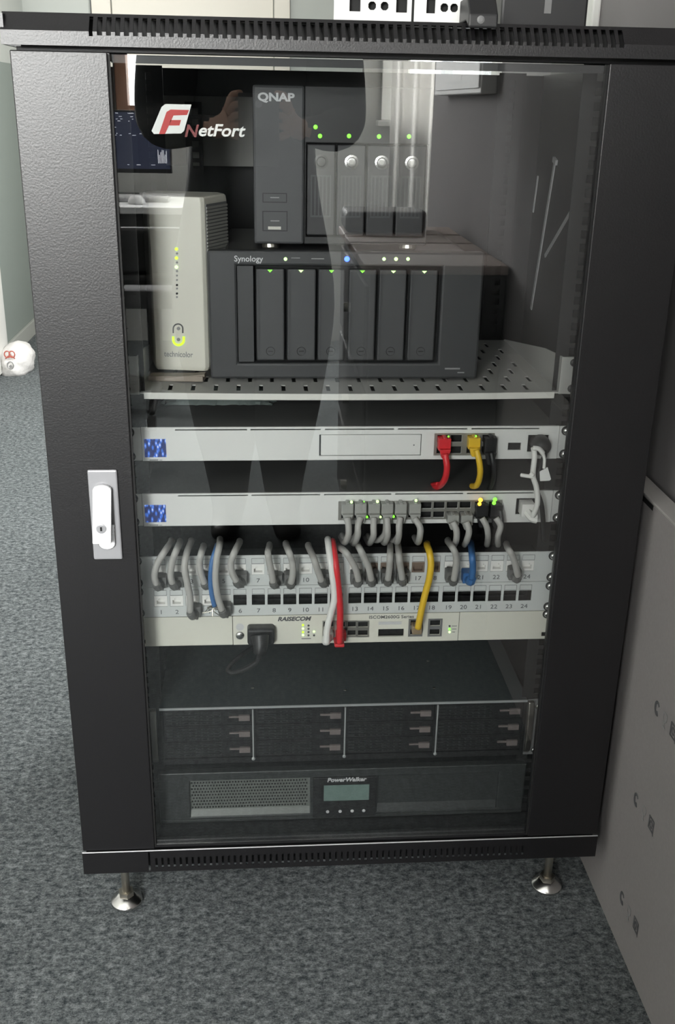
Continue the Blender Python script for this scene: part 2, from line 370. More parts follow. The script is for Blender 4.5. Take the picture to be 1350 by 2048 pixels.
for n, (x0, x1) in enumerate(WIN):
    w = struct('window_%d' % (n+1), MB().holed(x0-0.035, x1+0.035, WZ[0]-0.03, WZ[1]+0.04, [(x0+0.02, x1-0.02, WZ[0]+0.015, WZ[1]-0.02)], -0.09, lambda u, v, q: (u, YW+0.03+q, v)),
               M['brownlight'] if n < 2 else M['trim'], bevel=0.004)
    obj('pane', MB().box(x0+0.02, x1-0.02, YW-0.03, YW-0.024, WZ[0]+0.015, WZ[1]-0.02), M['pane'], w)
    obj('sill', MB().box(x0-0.06, x1+0.06, YW+0.03, YW+0.13, WZ[0]-0.055, WZ[0]-0.03), M['trim'], w, bevel=0.004)
for n, ws, xw in ((4, WS, XR), (5, WT, 1.7)):  # unseen openings added for the two side fill lights
    w = struct('window_%d' % n, MB().holed(ws[0]-0.035, ws[1]+0.035, ws[2]-0.03, ws[3]+0.04, [(ws[0]+0.02, ws[1]-0.02, ws[2]+0.015, ws[3]-0.02)], 0.07, lambda u, v, q: (xw-0.012+q, u, v)), M['trim'])
    obj('pane', MB().box(xw+0.024, xw+0.03, ws[0]+0.02, ws[1]-0.02, ws[2]+0.015, ws[3]-0.02), M['pane'], w)
struct('trim_1', MB().box(-0.87, -0.785, YW, YW+0.06, 0.9, 2.5), M['brown'], bevel=0.006)
# doors seen past the cabinet
d1 = struct('door_1', MB().box(XL, XL+0.03, 2.5, 3.5, 0.0, 2.05), M['trim'], bevel=0.004)
obj('door_leaf', MB().box(XL+0.03, XL+0.045, 2.58, 3.42, 0.01, 1.97), M['trim'], d1, bevel=0.003)
d2 = struct('door_2', MB().holed(-0.945, 0.05, 0.0, 2.1, [(-0.85, -0.03, -1, 2.02)], 0.03, lambda u, v, w: (u, YB-0.03+w, v)), M['cream'], bevel=0.004)
obj('door_leaf', MB().box(-0.845, -0.035, YB-0.014, YB-0.001, 0.005, 2.015), M['cream'], d2, bevel=0.003)
obj('door_dark_line', MB().box(-0.952, -0.945, YB-0.012, YB, 0, 2.1), M['ink'], d2)  # dark strip along the casing edge
struct('trim_2', MB().box(XR-0.014, XR, 0.575, 0.635, 0.0, 2.4), M['trim'], bevel=0.003)

# ------------------------------------------------------------------ the cabinet
HW, ZB, ZT = 0.3724, 0.1367, 1.1747
GL, GR = -0.2718, 0.2690
DEP = 0.64
cab = thing('server_cabinet', (0, 0.3, 0), 'black steel network cabinet with a glass door and white swing handle', 'cabinet')
# top cover with its bent, slotted front
prof = [(-0.009, 1.1795), (-0.009, 1.1935), (0.007, 1.2115), (0.03, 1.2125)]
cum = [0]
for a, b in zip(prof, prof[1:]): cum.append(cum[-1]+math.hypot(b[0]-a[0], b[1]-a[1]))
def capmap(u, v, w):
    for k in range(3):
        if v <= cum[k+1]+1e-9 or k == 2:
            f = (v-cum[k])/(cum[k+1]-cum[k]); y = prof[k][0]+(prof[k+1][0]-prof[k][0])*f; z = prof[k][1]+(prof[k+1][1]-prof[k][1])*f
            return (u, y+w, z-w*0.3 if k else z)
slots = [(-0.2885, -0.2845, 0.0095, 0.034)]
x = -0.2775
while x < 0.285:
    slots.append((x-0.0026, x+0.0026, 0.0105, 0.0335)); x += 0.00925
obj('top_vent_front', MB().holed(-0.3785, 0.3785, 0, cum[3], slots, 0.0016, capmap, cv=cum), M['powder'], cab)
obj('top_plate', MB().box(-0.3785, 0.3785, 0.03, DEP, 1.2085, 1.2125).box(-0.3785, -0.375, -0.007, DEP, 1.1795, 1.209).box(0.375, 0.3785, -0.007, DEP, 1.1795, 1.209), M['powder'], cab)
obj('top_channel', MB().box(-0.365, 0.365, 0.022, 0.03, 1.178, 1.207), M['void'], cab)
# base with slotted front and bright upper lip
bs = [(-0.2815, -0.2785, 0.1, 0.133)]
x = -0.270
while x < 0.268:
    bs.append((x-0.0017, x+0.0017, 0.1055, 0.1225)); x += 0.0086
obj('base_front', MB().face(-0.3735, 0.3735, 0.0985, 0.1350, -0.004, 0.0015, bs), M['powder'], cab)
obj('base_lip', MB().box(-0.3735, 0.3735, -0.0043, -0.0022, 0.1352, 0.1364), mat('edge_highlight_paint', (0.75, 0.75, 0.77), 0.3, metal=0.5), cab, bevel=0.0006)  # highlight along the lip is put into its pale metallic colour
obj('base_plate', MB().box(-0.37, 0.37, 0.008, DEP, 0.1000, 0.1352), M['powder_in'], cab)
for s, n in ((-1, 'left'), (1, 'right')):
    obj('side_panel', MB().box(min(s*0.3705, s*0.362), max(s*0.3705, s*0.362), 0.024, DEP, 0.134, 1.1795), M['powder_in'], cab)
    for y in (0.058, 0.50):
        xa, xb = sorted((s*0.258, s*0.300))
        hs = [((xa+xb)/2-0.0045, (xa+xb)/2+0.0045, z*0.001, z*0.001+0.0095) for z in range(150, 1160, 16)]
        obj('rack_rail', MB().face(xa, xb, 0.136, 1.178, y, 0.002, hs).box(*(sorted((s*0.298, s*0.300))), y, y+0.035, 0.136, 1.178), M['rail'], cab)
obj('back_panel', MB().box(-0.362, 0.362, DEP-0.008, DEP, 0.134, 1.1785), M['powder_in'], cab)
for z0, z1 in ((0.1353, 0.1375), (1.1755, 1.179)): obj('front_sill', MB().box(-0.362, 0.362, 0.024, 0.05, z0, z1), M['powder_in'], cab)
foot_pad = MB().lathe((0, 0, 0), [(0.0220, 0.0), (0.0240, 0.0025), (0.0232, 0.006), (0.015, 0.0095), (0.0125, 0.0135)], 24)
foot_rod = MB().cyl((0, 0, 0.012), (0, 0, 0.102), 0.0062, 14)
foot_nut = MB().cyl((0, 0, 0.0135), (0, 0, 0.0215), 0.0118, 6)
mp_, mr_, mn_ = mesh_of('foot', foot_pad, M['chrome'], smooth=True), mesh_of('rod', foot_rod, M['steel'], smooth=True), mesh_of('nut', foot_nut, M['steel'])
for x in (-0.3245, 0.3225):
    for y in (0.047, 0.58):
        f = piece('foot', mp_, cab, (x, y, 0)); piece('rod', mr_, f, (x, y, 0)); piece('nut', mn_, f, (x, y, 0))
# added pale plate stands for the wall behind, black slotted strip before it
obj('wall_glimpse_plate', MB().box(-0.268, -0.10, 0.600, 0.606, 1.030, 1.137), mat('wall_glimpse_grey', (0.50, 0.49, 0.46), 0.6), cab)
obj('slotted_strip', MB().face(-0.232, -0.205, 1.02, 1.128, 0.585, 0.003, [(-0.222, -0.211, 1.026+k*0.0165, 1.036+k*0.0165) for k in range(6)]), M['black'], cab)
# door: two steel stiles, glass between them
door = obj('door_stile', MB().box(-HW, GL, -0.002, 0.018, ZB+0.0008, ZT), M['powder'], cab, bevel=0.0012)
obj('door_stile', MB().box(GR, HW, -0.002, 0.018, ZB+0.0008, ZT), M['powder'], cab, bevel=0.0012)
pane = obj('glass_pane', MB().box(GL-0.004, GR+0.004, 0.003, 0.007, ZB+0.003, ZT-0.002), M['glass'], cab)
for x in (GL, GR): obj('seal', MB().box(x-0.0023, x+0.0023, 0.0005, 0.0029, ZB+0.002, ZT-0.002), M['void'], pane)
for z0, z1 in ((ZT-0.010, ZT-0.002), (ZB+0.003, ZB+0.010)): obj('glass_clip', MB().box(GL+0.0026, GR-0.0026, 0.0072, 0.0115, z0, z1), M['powder_in'], pane)
# handle
hp = [atY(175, 937, -0.003), atY(236, 937, -0.003), atY(247, 1114, -0.003), atY(190, 1116, -0.003)]
hx0, hx1, hz0, hz1 = -0.3252, -0.2896, 0.592, 0.711
obj('handle_plate', MB().box(hx0, hx1, -0.006, -0.002, hz0, hz1), M['plate'], door, bevel=0.003, seg=3)
def stadium(x0, x1, z0, z1, rt=True, rb=False, n=8):
    r = (x1-x0)/2; cx = (x0+x1)/2; P = []
    if rb: P += [(cx+r*math.cos(math.pi+math.pi*i/n), z0+r*0.75+r*0.75*math.sin(math.pi+math.pi*i/n)) for i in range(n+1)]
    else: P += [(x0, z0), (x1, z0)]
    if rt: P += [(cx+r*math.cos(math.pi*i/n), z1-r*0.55+r*0.55*math.sin(math.pi*i/n)) for i in range(n+1)]
    else: P += [(x1, z1), (x0, z1)]
    return P
obj('handle_recess', MB().prism(stadium(-0.3185, -0.2960, 0.606, 0.692, True, True), -0.0066, -0.0058), M['greyplastic'], door)
obj('handle_boss', MB().prism(stadium(-0.3172, -0.2970, 0.6075, 0.640, False, True), -0.010, -0.0066), M['handle'], door, bevel=0.001)
# lever swings out at its lower end
lv = MB()
P = stadium(-0.3190, -0.2963, 0.6205, 0.6935, True, False)
n = len(P); vs = []
for t in (0.006, 0.0):
    for a, b in P:
        k = (0.6935-b)/0.073
        vs.append((a-0.0035*k, -0.0068-0.010*k-t, b))
lv.add(vs, [tuple(range(n)), tuple(range(2*n-1, n-1, -1))]+[((i+1) % n, i, n+i, n+(i+1) % n) for i in range(n)])
obj('handle_lever', lv, M['handle'], door, bevel=0.0012)
lz = 0.640; ly = -0.0068-0.010*((0.6935-lz)/0.073)-0.006
obj('lock_barrel', MB().lathe((-0.3108, ly, lz), [(0.0062, 0.002), (0.0062, -0.0008), (0.0052, -0.0012)], 18, 'y'), M['plate'], door, smooth=False)
obj('keyhole', MB().box(-0.3120, -0.3096, ly-0.0017, ly-0.0011, lz-0.0026, lz+0.0026), M['void'], door)
obj('cam_teeth', MB().box(-0.3005, -0.2972, -0.0105, -0.0066, 0.626, 0.6295).box(-0.3000, -0.2968, -0.0105, -0.0066, 0.6315, 0.635).box(-0.2998, -0.2966, -0.0105, -0.0066, 0.637, 0.640), M['handle'], door, bevel=0.0006)
# sticker on the inside of the glass: white slanted tile with a red F, then the word
ys = 0.0082
def para(px): return [(atY(a, b, ys).x, atY(a, b, ys).z) for a, b in px]
obj('logo_tile', MB().prism(para([(303, 262), (323, 214), (331, 208), (383, 209), (368, 262), (362, 267), (308, 268)]), ys, ys+0.0004), M['logo_white'], pane, label='white slanted logo tile')
fr = MB().prism(para([(318, 268), (333, 224), (341, 219), (378, 220), (374, 230), (347, 231), (330, 268)]), ys-0.0003, ys)
fr.prism(para([(341, 240), (362, 240), (359, 251), (338, 251)]), ys-0.0003, ys)
obj('logo_letter', fr, M['logo_red'], pane, label='red letter F of the logo')
p0 = atY(381, 263, ys); p1 = atY(441, 262, ys)
obj('logo_initial', MB().text('N', 0.0175, p0.x, p0.z, ys, 1.05, 0.25, 0.0004), mat('logo_dark_red', (0.20, 0.02, 0.02), 0.5), pane)
obj('logo_word', MB().text('etFort', 0.0175, p1.x, p1.z, ys, 1.12, 0.25, 0.0004), M['logo_white'], pane, label='white lettering of the logo')

# ------------------------------------------------------------------ shared small parts
YF = 0.05
SCREW = mesh_of('screw', MB().lathe((0, 0, 0), [(0.0048, 0.0), (0.0046, -0.0016), (0.0030, -0.0030), (0.0012, -0.0033)], 14, 'y'), M['chrome'], smooth=True)
SCREWB = mesh_of('screw', MB().lathe((0, 0, 0), [(0.0052, 0.0), (0.0050, -0.0016), (0.0032, -0.0030), (0.0012, -0.0033)], 14, 'y'), M['black'], smooth=True)
WASHER = mesh_of('washer', MB().lathe((0, 0, 0), [(0.0066, 0.0), (0.0064, -0.0009)], 16, 'y'), M['black'], smooth=False)
SX = 0.2795
def screws(root, z0, z1, y=YF, m=None, washer=False):
    for s in (-1, 1):
        for z in (z0+0.00635, z1-0.00635):
            if washer: piece('washer', WASHER, root, (s*SX, y, z))
            piece('screw', m or SCREW, root, (s*SX, y-(0.0009 if washer else 0), z))
def led(root, px, py, m, r=0.0017, Y=YF, name='led'):
    p = atY(px, py, Y); return obj(name, MB().lathe((p.x, Y, p.z), [(r, 0.0005), (r, -0.0006), (r*0.6, -0.0011)], 12, 'y'), m, root, smooth=True)
def XZ(px, py, Y=YF): p = atY(px, py, Y); return p.x, p.z
RJ = [(-0.0062, -0.0045), (0.0062, -0.0045), (0.0062, 0.0022), (0.0036, 0.0022), (0.0036, 0.0045), (-0.0036, 0.0045), (-0.0036, 0.0022), (-0.0062, 0.0022)]

def plug_mesh(parent, x, z, m, y=YF, up=False, w=0.0068, drop=0.012, boot=True, name='plug', h=0.005):
    """modular plug standing out of a front, boot bending downwards (or upwards)"""
    mb = MB().box(x-w, x+w, y-0.010, y+0.004, z-h, z+h)
    s = 1 if up else -1
    mb.box(x-w*0.35, x+w*0.35, y-0.0118, y+0.003, z+h-0.0008, z+h+0.0014)
    if boot:
        mb.tube([(x, y-0.009, z+s*0.0005), (x, y-0.0155, z+s*0.003), (x, y-0.019, z+s*drop)], 0.0056, 8, 4, (1.0, 0.66))
    return obj(name, mb, m, parent, bevel=0.0008)

# ------------------------------------------------------------------ perforated shelf
ZS0, ZS1 = 0.7905, 0.8385
sh = thing('rack_shelf', (0, 0.2, 0.79), 'pale grey perforated shelf carrying the two dark storage boxes', 'shelf')
TZ = 0.7925; SHB = 0.36
hl = []
for r in range(7):
    yy = 0.064+r*0.041
    for k in range(-9, 10):
        xx = k*0.0285+(0.01425 if r % 2 else 0)
        if abs(xx) < 0.255: hl.append((xx-0.0026, xx+0.0026, yy, yy+0.027))
sag = lambda u, y: -0.0022*max(0, 1-(u/0.262)**2)*max(0, 1-(y-0.05)/0.10)
obj('tray', MB().holed(-0.264, 0.264, 0.05, SHB, hl, -0.0016, lambda u, v, w: (u, v, TZ+w+sag(u, v))), M['shelf'], sh)
lip = MB(); N = 24; vs = []
for i in range(N+1):
    u = -0.2585+0.517*i/N
    for y, z in ((0.0485, TZ+0.0006), (0.0485, TZ-0.0075), (0.0500, TZ-0.0075), (0.0500, TZ+0.0006)): vs.append((u, y, z+sag(u, 0.05)))
lip.add(vs, [(i*4+a, i*4+b, i*4+4+b, i*4+4+a) for i in range(N) for a, b in ((1, 0), (2, 1), (3, 2), (0, 3))]+[(0, 1, 2, 3), (N*4+3, N*4+2, N*4+1, N*4)])
obj('front_lip', lip, mat('shelf_lip_paint', (0.66, 0.65, 0.61), 0.35), sh)
for s in (-1, 1):
    x0, x1 = sorted((s*0.2635, s*0.2650))
    obj('side_wall', MB().prism([(0.0485, ZS0), (SHB, ZS0), (SHB, 0.7935), (0.128, 0.8315), (0.052, ZS1), (0.0485, ZS1)], x0, x1, 'yz'), M['shelf'], sh)
    x0, x1 = sorted((s*0.2635, s*0.2885))
    obj('ear', MB().box(x0, x1, 0.0475, 0.0492, ZS0, ZS1), M['shelf'], sh, bevel=0.0006)
screws(sh, ZS0+0.001, ZS1-0.001, 0.0475, SCREWB)

# ------------------------------------------------------------------ cream router tower
ro = thing('router', (-0.216, 0.16, 0.8), 'cream upright router with a column of green lights beside the storage box', 'router')
rf0, rf1 = (-0.2545, 0.137), (-0.1822, 0.126)
fu = Vector((rf1[0]-rf0[0], rf1[1]-rf0[1], 0)); FW = fu.length; fu.normalize(); fn = Vector((fu.y, -fu.x, 0))
plan = [(0.0, 0.006), (0.004, 0.0), (FW-0.004, 0.0), (FW, 0.004), (FW+0.017, 0.062), (FW+0.004, 0.085), (-0.012, 0.085), (-0.02, 0.062)]
def rpt(u, d, z): q = Vector((rf0[0], rf0[1], 0))+fu*u-fn*d; return (q.x, q.y, z)
RZ0, RZ1 = 0.8005, 1.0190
mb = MB(); n = len(plan); vs = []
levels = [(RZ0, 0.94), (RZ0+0.005, 1.0), (RZ1-0.007, 1.0), (RZ1-0.002, 0.985), (RZ1, 0.94)]
for z, k in levels:
    for u, d in plan: vs.append(rpt(FW/2+(u-FW/2)*k, 0.04+(d-0.04)*(k if d > 0.01 else 1-(1-k)*0.25), z))
mb.add(vs, [(l*n+i, l*n+(i+1) % n, (l+1)*n+(i+1) % n, (l+1)*n+i) for l in range(len(levels)-1) for i in range(n)]+[tuple(range(n-1, -1, -1)), tuple(range((len(levels)-1)*n, len(levels)*n))])
obj('shell', mb, M['router'], ro, bevel=0.0008)
rib = MB()
z = RZ0+0.012
a0, a1 = Vector(rpt(FW+0.0012, 0.006, 0)), Vector(rpt(FW+0.0170, 0.060, 0)); dr = (a1-a0).normalized(); nr = Vector((dr.y, -dr.x, 0))
while z < RZ1-0.012:
    rib.obox((a0+a1)/2+Vector((0, 0, z))+nr*0.0006, dr, nr, (0, 0, 1), (a1-a0).length/2, 0.0012, 0.0013); z += 0.0042
obj('vent_ribs', rib, M['router_side'], ro, kind='stuff')
obj('vent_ground', MB().obox((a0+a1)/2+Vector((0, 0, (RZ0+RZ1)/2)), dr, nr, (0, 0, 1), (a1-a0).length/2, 0.0006, (RZ1-RZ0)/2-0.009), M['greyplastic'], ro)
def router_front(px, py):      # pixel to the slightly turned router front
    d = ray(px, py); q0 = Vector(rpt(0, -0.0002, 0)); t = (q0-CAM).dot(fn)/d.dot(fn); return CAM+d*t
def rdot(px, py, m, r=0.0018, name='led'):
    p = router_front(px, py); mb = MB()
    mb.cyl(p+fn*0.0009, p-fn*0.0005, r, 12); return obj(name, mb, m, ro)
for y, m in ((498, 'lyellow'), (516, 'lyellow'), (534, 'lpale')): rdot(353, y, M[m], 0.0021)
for y in (507, 525, 542): rdot(354, y, M['inkgrey'], 0.0014, 'icon')
for y in (551, 560, 577, 594): rdot(354, y, M['inkgrey'], 0.0012, 'icon')
for y in (570, 587): rdot(354, y, M['void'], 0.0014, 'led')
def arc(px, py, rx, ry, up, m, name):
    mb = MB(); pts = []
    for i in range(13):
        a = math.pi*i/12; pts.append((px-rx*math.cos(a), py+(-ry*math.sin(a) if up else ry*math.sin(a))))
    pts = [(px-rx, py+(9 if up else -7))]+pts+[(px+rx, py+(9 if up else -7))]
    mb.tube([router_front(*q)+fn*0.0002 for q in pts], 0.0009 if up else 0.0016, 6, 3)
    return obj(name, mb, m, ro)
arc(356, 657, 9.5, 9, True, M['ink'], 'button_ring')
arc(357, 680, 10.5, 10, False, M['lyellow'], 'lit_button_ring')
rdot(357, 657, M['inkgrey'], 0.0022, 'icon'); rdot(357, 679, M['inkgrey'], 0.0022, 'icon')
tv, tf = text_data('technicolor', 0.0105, 0, 0.0001, 'CENTER', 0.0002); p = router_front(357, 709)
obj('brand_print', MB().add([p+fu*a*0.78+Vector((0, 0, b))+fn*c for a, b, c in tv], tf), M['inkgrey'], ro)
sp = obj('splint', MB().obox((-0.222, 0.112, 0.7965), (0.985, -0.17, 0.03), (0.17, 0.985, 0), (-0.03, 0, 1), 0.036, 0.010, 0.0035).obox((-0.200, 0.108, 0.8000), (0.99, -0.1, 0.1), (0.1, 0.99, 0), (-0.1, 0, 1), 0.015, 0.008, 0.0016), M['wood'], None, bevel=0.0008,
         label='broken piece of grey wood wedged under the cream router', cat='wood piece')

# ------------------------------------------------------------------ six-bay storage box
sy = thing('storage_box', (0, 0.2, TZ), 'charcoal six-bay storage box with a bright blue light', 'storage box')
SY = 0.105; sx0, sx1, sz0, sz1 = -0.1788, 0.1690, 0.7960, 0.9580
rec = (-0.1428, 0.1160, 0.8165, 0.9400)
obj('bezel', MB().face(sx0, sx1, sz0, sz1, SY, 0.018, [rec]), M['nas'], sy, bevel=0.003)
obj('bay_back', MB().box(rec[0]-0.002, rec[1]+0.002, SY+0.0165, SY+0.0185, rec[2]-0.002, rec[3]+0.002), M['void'], sy)
obj('body', MB().box(-0.158, 0.150, SY+0.0186, 0.36, sz0+0.002, sz1-0.001), mat('nas_lid', (0.035, 0.034, 0.035), 0.28), sy, bevel=0.004)
for x in (-0.14, 0.13):
    for y in (0.13, 0.33): obj('rubber_foot', MB().cyl((x, y, TZ-0.001), (x, y, sz0+0.002), 0.01), M['black'], sy)
obj('side_cheek', MB().box(rec[0]+0.0005, -0.1225, SY+0.004, SY+0.016, rec[2]+0.001, rec[3]-0.001), M['nas'], sy)
tr = [(-0.1190, -0.0835), (-0.0797, -0.0438), (-0.0403, -0.0072), (-0.0014, 0.0326), (0.0367, 0.0712), (0.0762, 0.1108)]
ledc = ['lgreen', 'lpale', 'lgreen', 'lgreen', 'lpale', 'lpale']; ledx = [540, 602, 663, 725, 787, 849]
for i, (a, b) in enumerate(tr):
    t = obj('drive_tray', MB().box(a, b, SY+0.003, SY+0.016, 0.8195, 0.9355), M['nas_tray'], sy, bevel=0.0018)
    cx = (a+b)/2
    obj('lock', MB().lathe((cx, SY+0.003, 0.8315), [(0.0058, 0.001), (0.0058, -0.0003), (0.0045, 0.0003), (0.0042, 0.0008)], 18, 'y').box(cx-0.003, cx+0.003, SY+0.0022, SY+0.004, 0.8309, 0.8321), M['black'], t)
    obj('grip', MB().box(a+0.0012, a+0.004, SY+0.0021, SY+0.004, 0.822, 0.933), M['nas'], t)
    lx = atY(ledx[i], 543, SY+0.002).x
    obj('led', MB().prism([(lx-0.003, 0.9345), (lx, 0.9315), (lx+0.003, 0.9345)], SY+0.0018, SY+0.0035), M[ledc[i]], t)
p = XZ(497, 518, SY)
obj('brand_print', MB().text('Synology', 0.0100, p[0], p[1], SY, 1.0, 0, 0.0001), M['inkpale'], sy)
for px, m, r in ((571, 'lpale', 0.0022), (694, 'lblue', 0.0034), (768, 'lpale', 0.0022), (792, 'lpale', 0.0024), (816, 'lpale', 0.0022)): led(sy, px, 518, M[m], r, SY)
obj('print_marks', MB().box(-0.075, -0.064, SY-0.0003, SY, 0.9492, 0.9502).box(-0.050, -0.034, SY-0.0003, SY, 0.9484, 0.9496), M['inkgrey'], sy)
obj('model_print', MB().box(0.126, 0.146, SY-0.0003, SY, 0.8085, 0.8105).box(0.143, 0.152, SY-0.0003, SY, 0.8035, 0.8050), M['inkgrey'], sy)

# ------------------------------------------------------------------ four-bay storage tower
qn = thing('storage_tower', (0, 0.2, sz1), 'dark grey four-bay storage tower standing on the charcoal storage box', 'storage box')
QY = 0.120; qx0, qx1, qz0, qz1 = -0.1206, 0.0960, 0.9645, 1.1480
obj('side_front', MB().box(qx0, -0.0585, QY, QY+0.02, qz0, qz1), M['qnap'], qn, bevel=0.003)
obj('bay_frame', MB().face(-0.0583, qx1, qz0, qz1, QY+0.003, 0.016, [(-0.0560, 0.0935, 0.9735, 1.0840)]), M['black'], qn, bevel=0.001)
obj('bay_back', MB().box(-0.058, 0.095, QY+0.0175, QY+0.0195, 0.972, 1.086), M['void'], qn)
obj('body', MB().box(qx0+0.002, qx1-0.002, QY+0.0205, 0.33, qz0+0.001, qz1-0.001), M['black'], qn, bevel=0.003)
for x in (-0.10, 0.075):
    for y in (0.14, 0.31): obj('rubber_foot', MB().lathe((x, y, sz1-0.0005), [(0.010, 0), (0.011, 0.002), (0.010, 0.0075)], 16), M['steel'] if y < 0.2 else M['black'], qn)
for i in range(4):
    a = -0.0550+i*0.0372; b = a+0.0345
    t = obj('drive_tray', MB().box(a, b, QY+0.005, QY+0.017, 0.9750, 1.0825), mat('tray_black', (0.030, 0.030, 0.032), 0.45) if i == 0 else bpy.data.materials['tray_black'], qn, bevel=0.0015)
    cx = (a+b)/2
    obj('lock', MB().lathe((cx, QY+0.005, 1.0625), [(0.0085, 0.001), (0.0085, -0.0016), (0.0062, -0.002), (0.005, -0.001), (0.003, -0.0012)], 18, 'y'), M['chrome'] if i else M['black'], t, smooth=False)
    obj('vent_slats', MB().face(cx-0.0125, cx+0.0125, 0.997, 1.047, QY+0.0036, 0.0016, [(cx-0.011+k*0.0047, cx-0.008+k*0.0047, 0.999, 1.045) for k in range(5)]), M['qnap'], t)
for px, py in ((631, 254), (640, 272), (698, 272), (758, 273), (818, 273)): led(qn, px, py, M['lgreen'], 0.0026, QY+0.003)
p = XZ(552, 195, QY)
obj('brand_print', MB().text('QNAP', 0.0125, p[0], p[1], QY, 1.25, 0, 0.0005), M['inkpale'], qn)
for (x0, z0), (x1, z1) in ((XZ(525, 405, QY), XZ(574, 386, QY)), (XZ(525, 462, QY), XZ(575, 422, QY))):
    bt = obj('button', MB().face(x0, x1, z0, z1, QY-0.0006, 0.0008, [(x0+0.0012, x1-0.0012, z0+0.0012, z1-0.0012)]), M['black'], qn)
    obj('button_mark', MB().box((x0+x1)/2-0.0055, (x0+x1)/2+0.0055, QY-0.0004, QY+0.0002, (z0+z1)/2-0.0004, (z0+z1)/2+0.0008), M['inkgrey'], bt)
p = XZ(549, 456, QY); obj('usb_port', MB().box(p[0]-0.008, p[0]+0.008, QY-0.0007, QY+0.001, p[1]-0.0018, p[1]+0.0018), M['silver'], qn)

# ------------------------------------------------------------------ clear crumpled bag lying on the gateway
rnd = random.Random(3); mb = MB(); NX, NY = 26, 14; vs = []
for j in range(NY+1):
    for i in range(NX+1):
        u, v = i/NX*2-1, j/NY*2-1
        k = max(0, 1-u*u)*max(0, 1-v*v*0.9)
        vs.append((-0.172+0.084*u*(1-0.15*abs(v))+rnd.uniform(-1, 1)*0.002, 0.185+0.055*v*(1-0.25*u*u)+rnd.uniform(-1, 1)*0.002, 0.7490+0.018*k**0.6+rnd.uniform(0, 1)*0.004*k))
mb.add(vs, [(j*(NX+1)+i, j*(NX+1)+i+1, (j+1)*(NX+1)+i+1, (j+1)*(NX+1)+i) for j in range(NY) for i in range(NX)])
obj('plastic_bag', mb, M['cling'], label='crumpled clear plastic bag under the shelf on the upper white device', cat='bag')

# ------------------------------------------------------------------ rack devices
def device(name, label, cat, z0, z1, x0, x1, depth, facemat, bodymat, holes, ear=True, group=None, t=0.003):
    r = thing(name, (0, 0.2, z0), label, cat, group)
    obj('front_panel', MB().face(x0, x1, z0, z1, YF, t, holes), facemat, r, bevel=0.0004, seg=1)
    obj('body', MB().box(x0+0.004, x1-0.004, YF+0.016, YF+depth, z0+0.0006, z1-0.0006).box(x0+0.004, x1-0.004, YF+t+0.0002, YF+0.016, z1-0.0022, z1-0.0006).box(x0+0.004, x1-0.004, YF+t+0.0002, YF+0.016, z0+0.0006, z0+0.0022), bodymat, r)
    if holes: obj('socket_back', MB().box(x0+0.006, x1-0.006, YF+0.0125, YF+0.0150, z0+0.003, z1-0.003), M['void'], r)
    if ear:
        for s in (-1, 1):
            a, b = sorted((s*(abs(x1 if s > 0 else x0)+0.0005), s*0.2885))
            obj('ear', MB().box(a, b, YF+0.0005, YF+0.0025, z0+0.0004, z1-0.0004), facemat, r, bevel=0.0005)
    return r
def R_(px0, px1, py0, py1):
    a = atY(px0, py0, YF); b = atY(px1, py1, YF); return (a.x, b.x, b.z, a.z)
def dash_slots(z, z0=-0.2255, z1=0.244):
    ed = [(350, 494), (501, 642), (650, 788), (796, 935), (943, 1079)]
    return [(atY(a, 860, YF).x, atY(b, 860, YF).x, z-0.0008, z+0.0008) for a, b in ed]

# upper white gateway
gz0, gz1 = 0.7030, 0.7475
gp = [885, 912, 945, 975]
gh = dash_slots(0.7440)
gholes = []
for px in gp:
    x = atY(px, 888, YF).x
    gholes += [(x-0.0074, x+0.0074, 0.7262, 0.7362), (x-0.0074, x+0.0074, 0.7108, 0.7208)]
x, z = XZ(1029, 893); gholes.append((x-0.0085, x+0.0085, z-0.005, z+0.005))
x, z = XZ(1076, 887); iec1 = (x, z); gholes.append((x-0.0135, x+0.0135, z-0.0115, z+0.0115))
bay = (-0.0405, 0.0910, 0.7085, 0.7372)
gw = device('gateway', 'upper white rack device with a blue starry screen and a blank drive bay', 'network device', gz0, gz1, -0.2647, 0.2703, 0.30, M['white'], mat('dusty_steel_lid', (0.16, 0.16, 0.155), 0.5, metal=0.5, var=(20, 0.15)), gh+gholes+[bay])
obj('drive_bay', MB().box(bay[0]+0.0022, bay[1]-0.0008, YF+0.0006, YF+0.004, bay[2]+0.0008, bay[3]-0.0008), M['white'], gw, bevel=0.0004)
obj('pin_hole', MB().lathe((0.0815, YF+0.0005, 0.7225), [(0.0009, 0.0002), (0.0009, -0.0003)], 8, 'y'), M['ink'], gw)
x = (atY(868, 888, YF).x, atY(988, 888, YF).x)
obj('port_shield', MB().face(x[0], x[1], 0.7085, 0.7385, YF-0.0006, 0.0005, [h for h in gholes if h[1] < 0.192]), M['silver'], gw)
lc = R_(289, 334, 878, 913)
obj('screen', MB().box(-0.2615, -0.2345, YF-0.0012, YF+0.001, 0.7085, 0.7325), M['stars'], gw, bevel=0.0006, label='small screen of blue star streaks')
p = XZ(312, 920); obj('model_print', MB().box(p[0]-0.008, p[0]+0.003, YF-0.0003, YF, p[1]-0.0009, p[1]+0.0009).box(p[0]+0.004, p[0]+0.008, YF-0.0003, YF, p[1]-0.0006, p[1]+0.0003), M['inkgrey'], gw)
for px, py in ((897, 873), (952, 872)): led(gw, px, py, M['lgreen'], 0.0012, YF-0.012)
screws(gw, gz0, gz1, washer=True)
obj('tiny_port_lid', MB().face(0.2275, 0.2660, 0.7085, 0.7385, YF-0.0004, 0.0003, [(iec1[0]-0.0145, iec1[0]+0.0145, iec1[1]-0.0125, iec1[1]+0.0125)]), M['white'], gw)

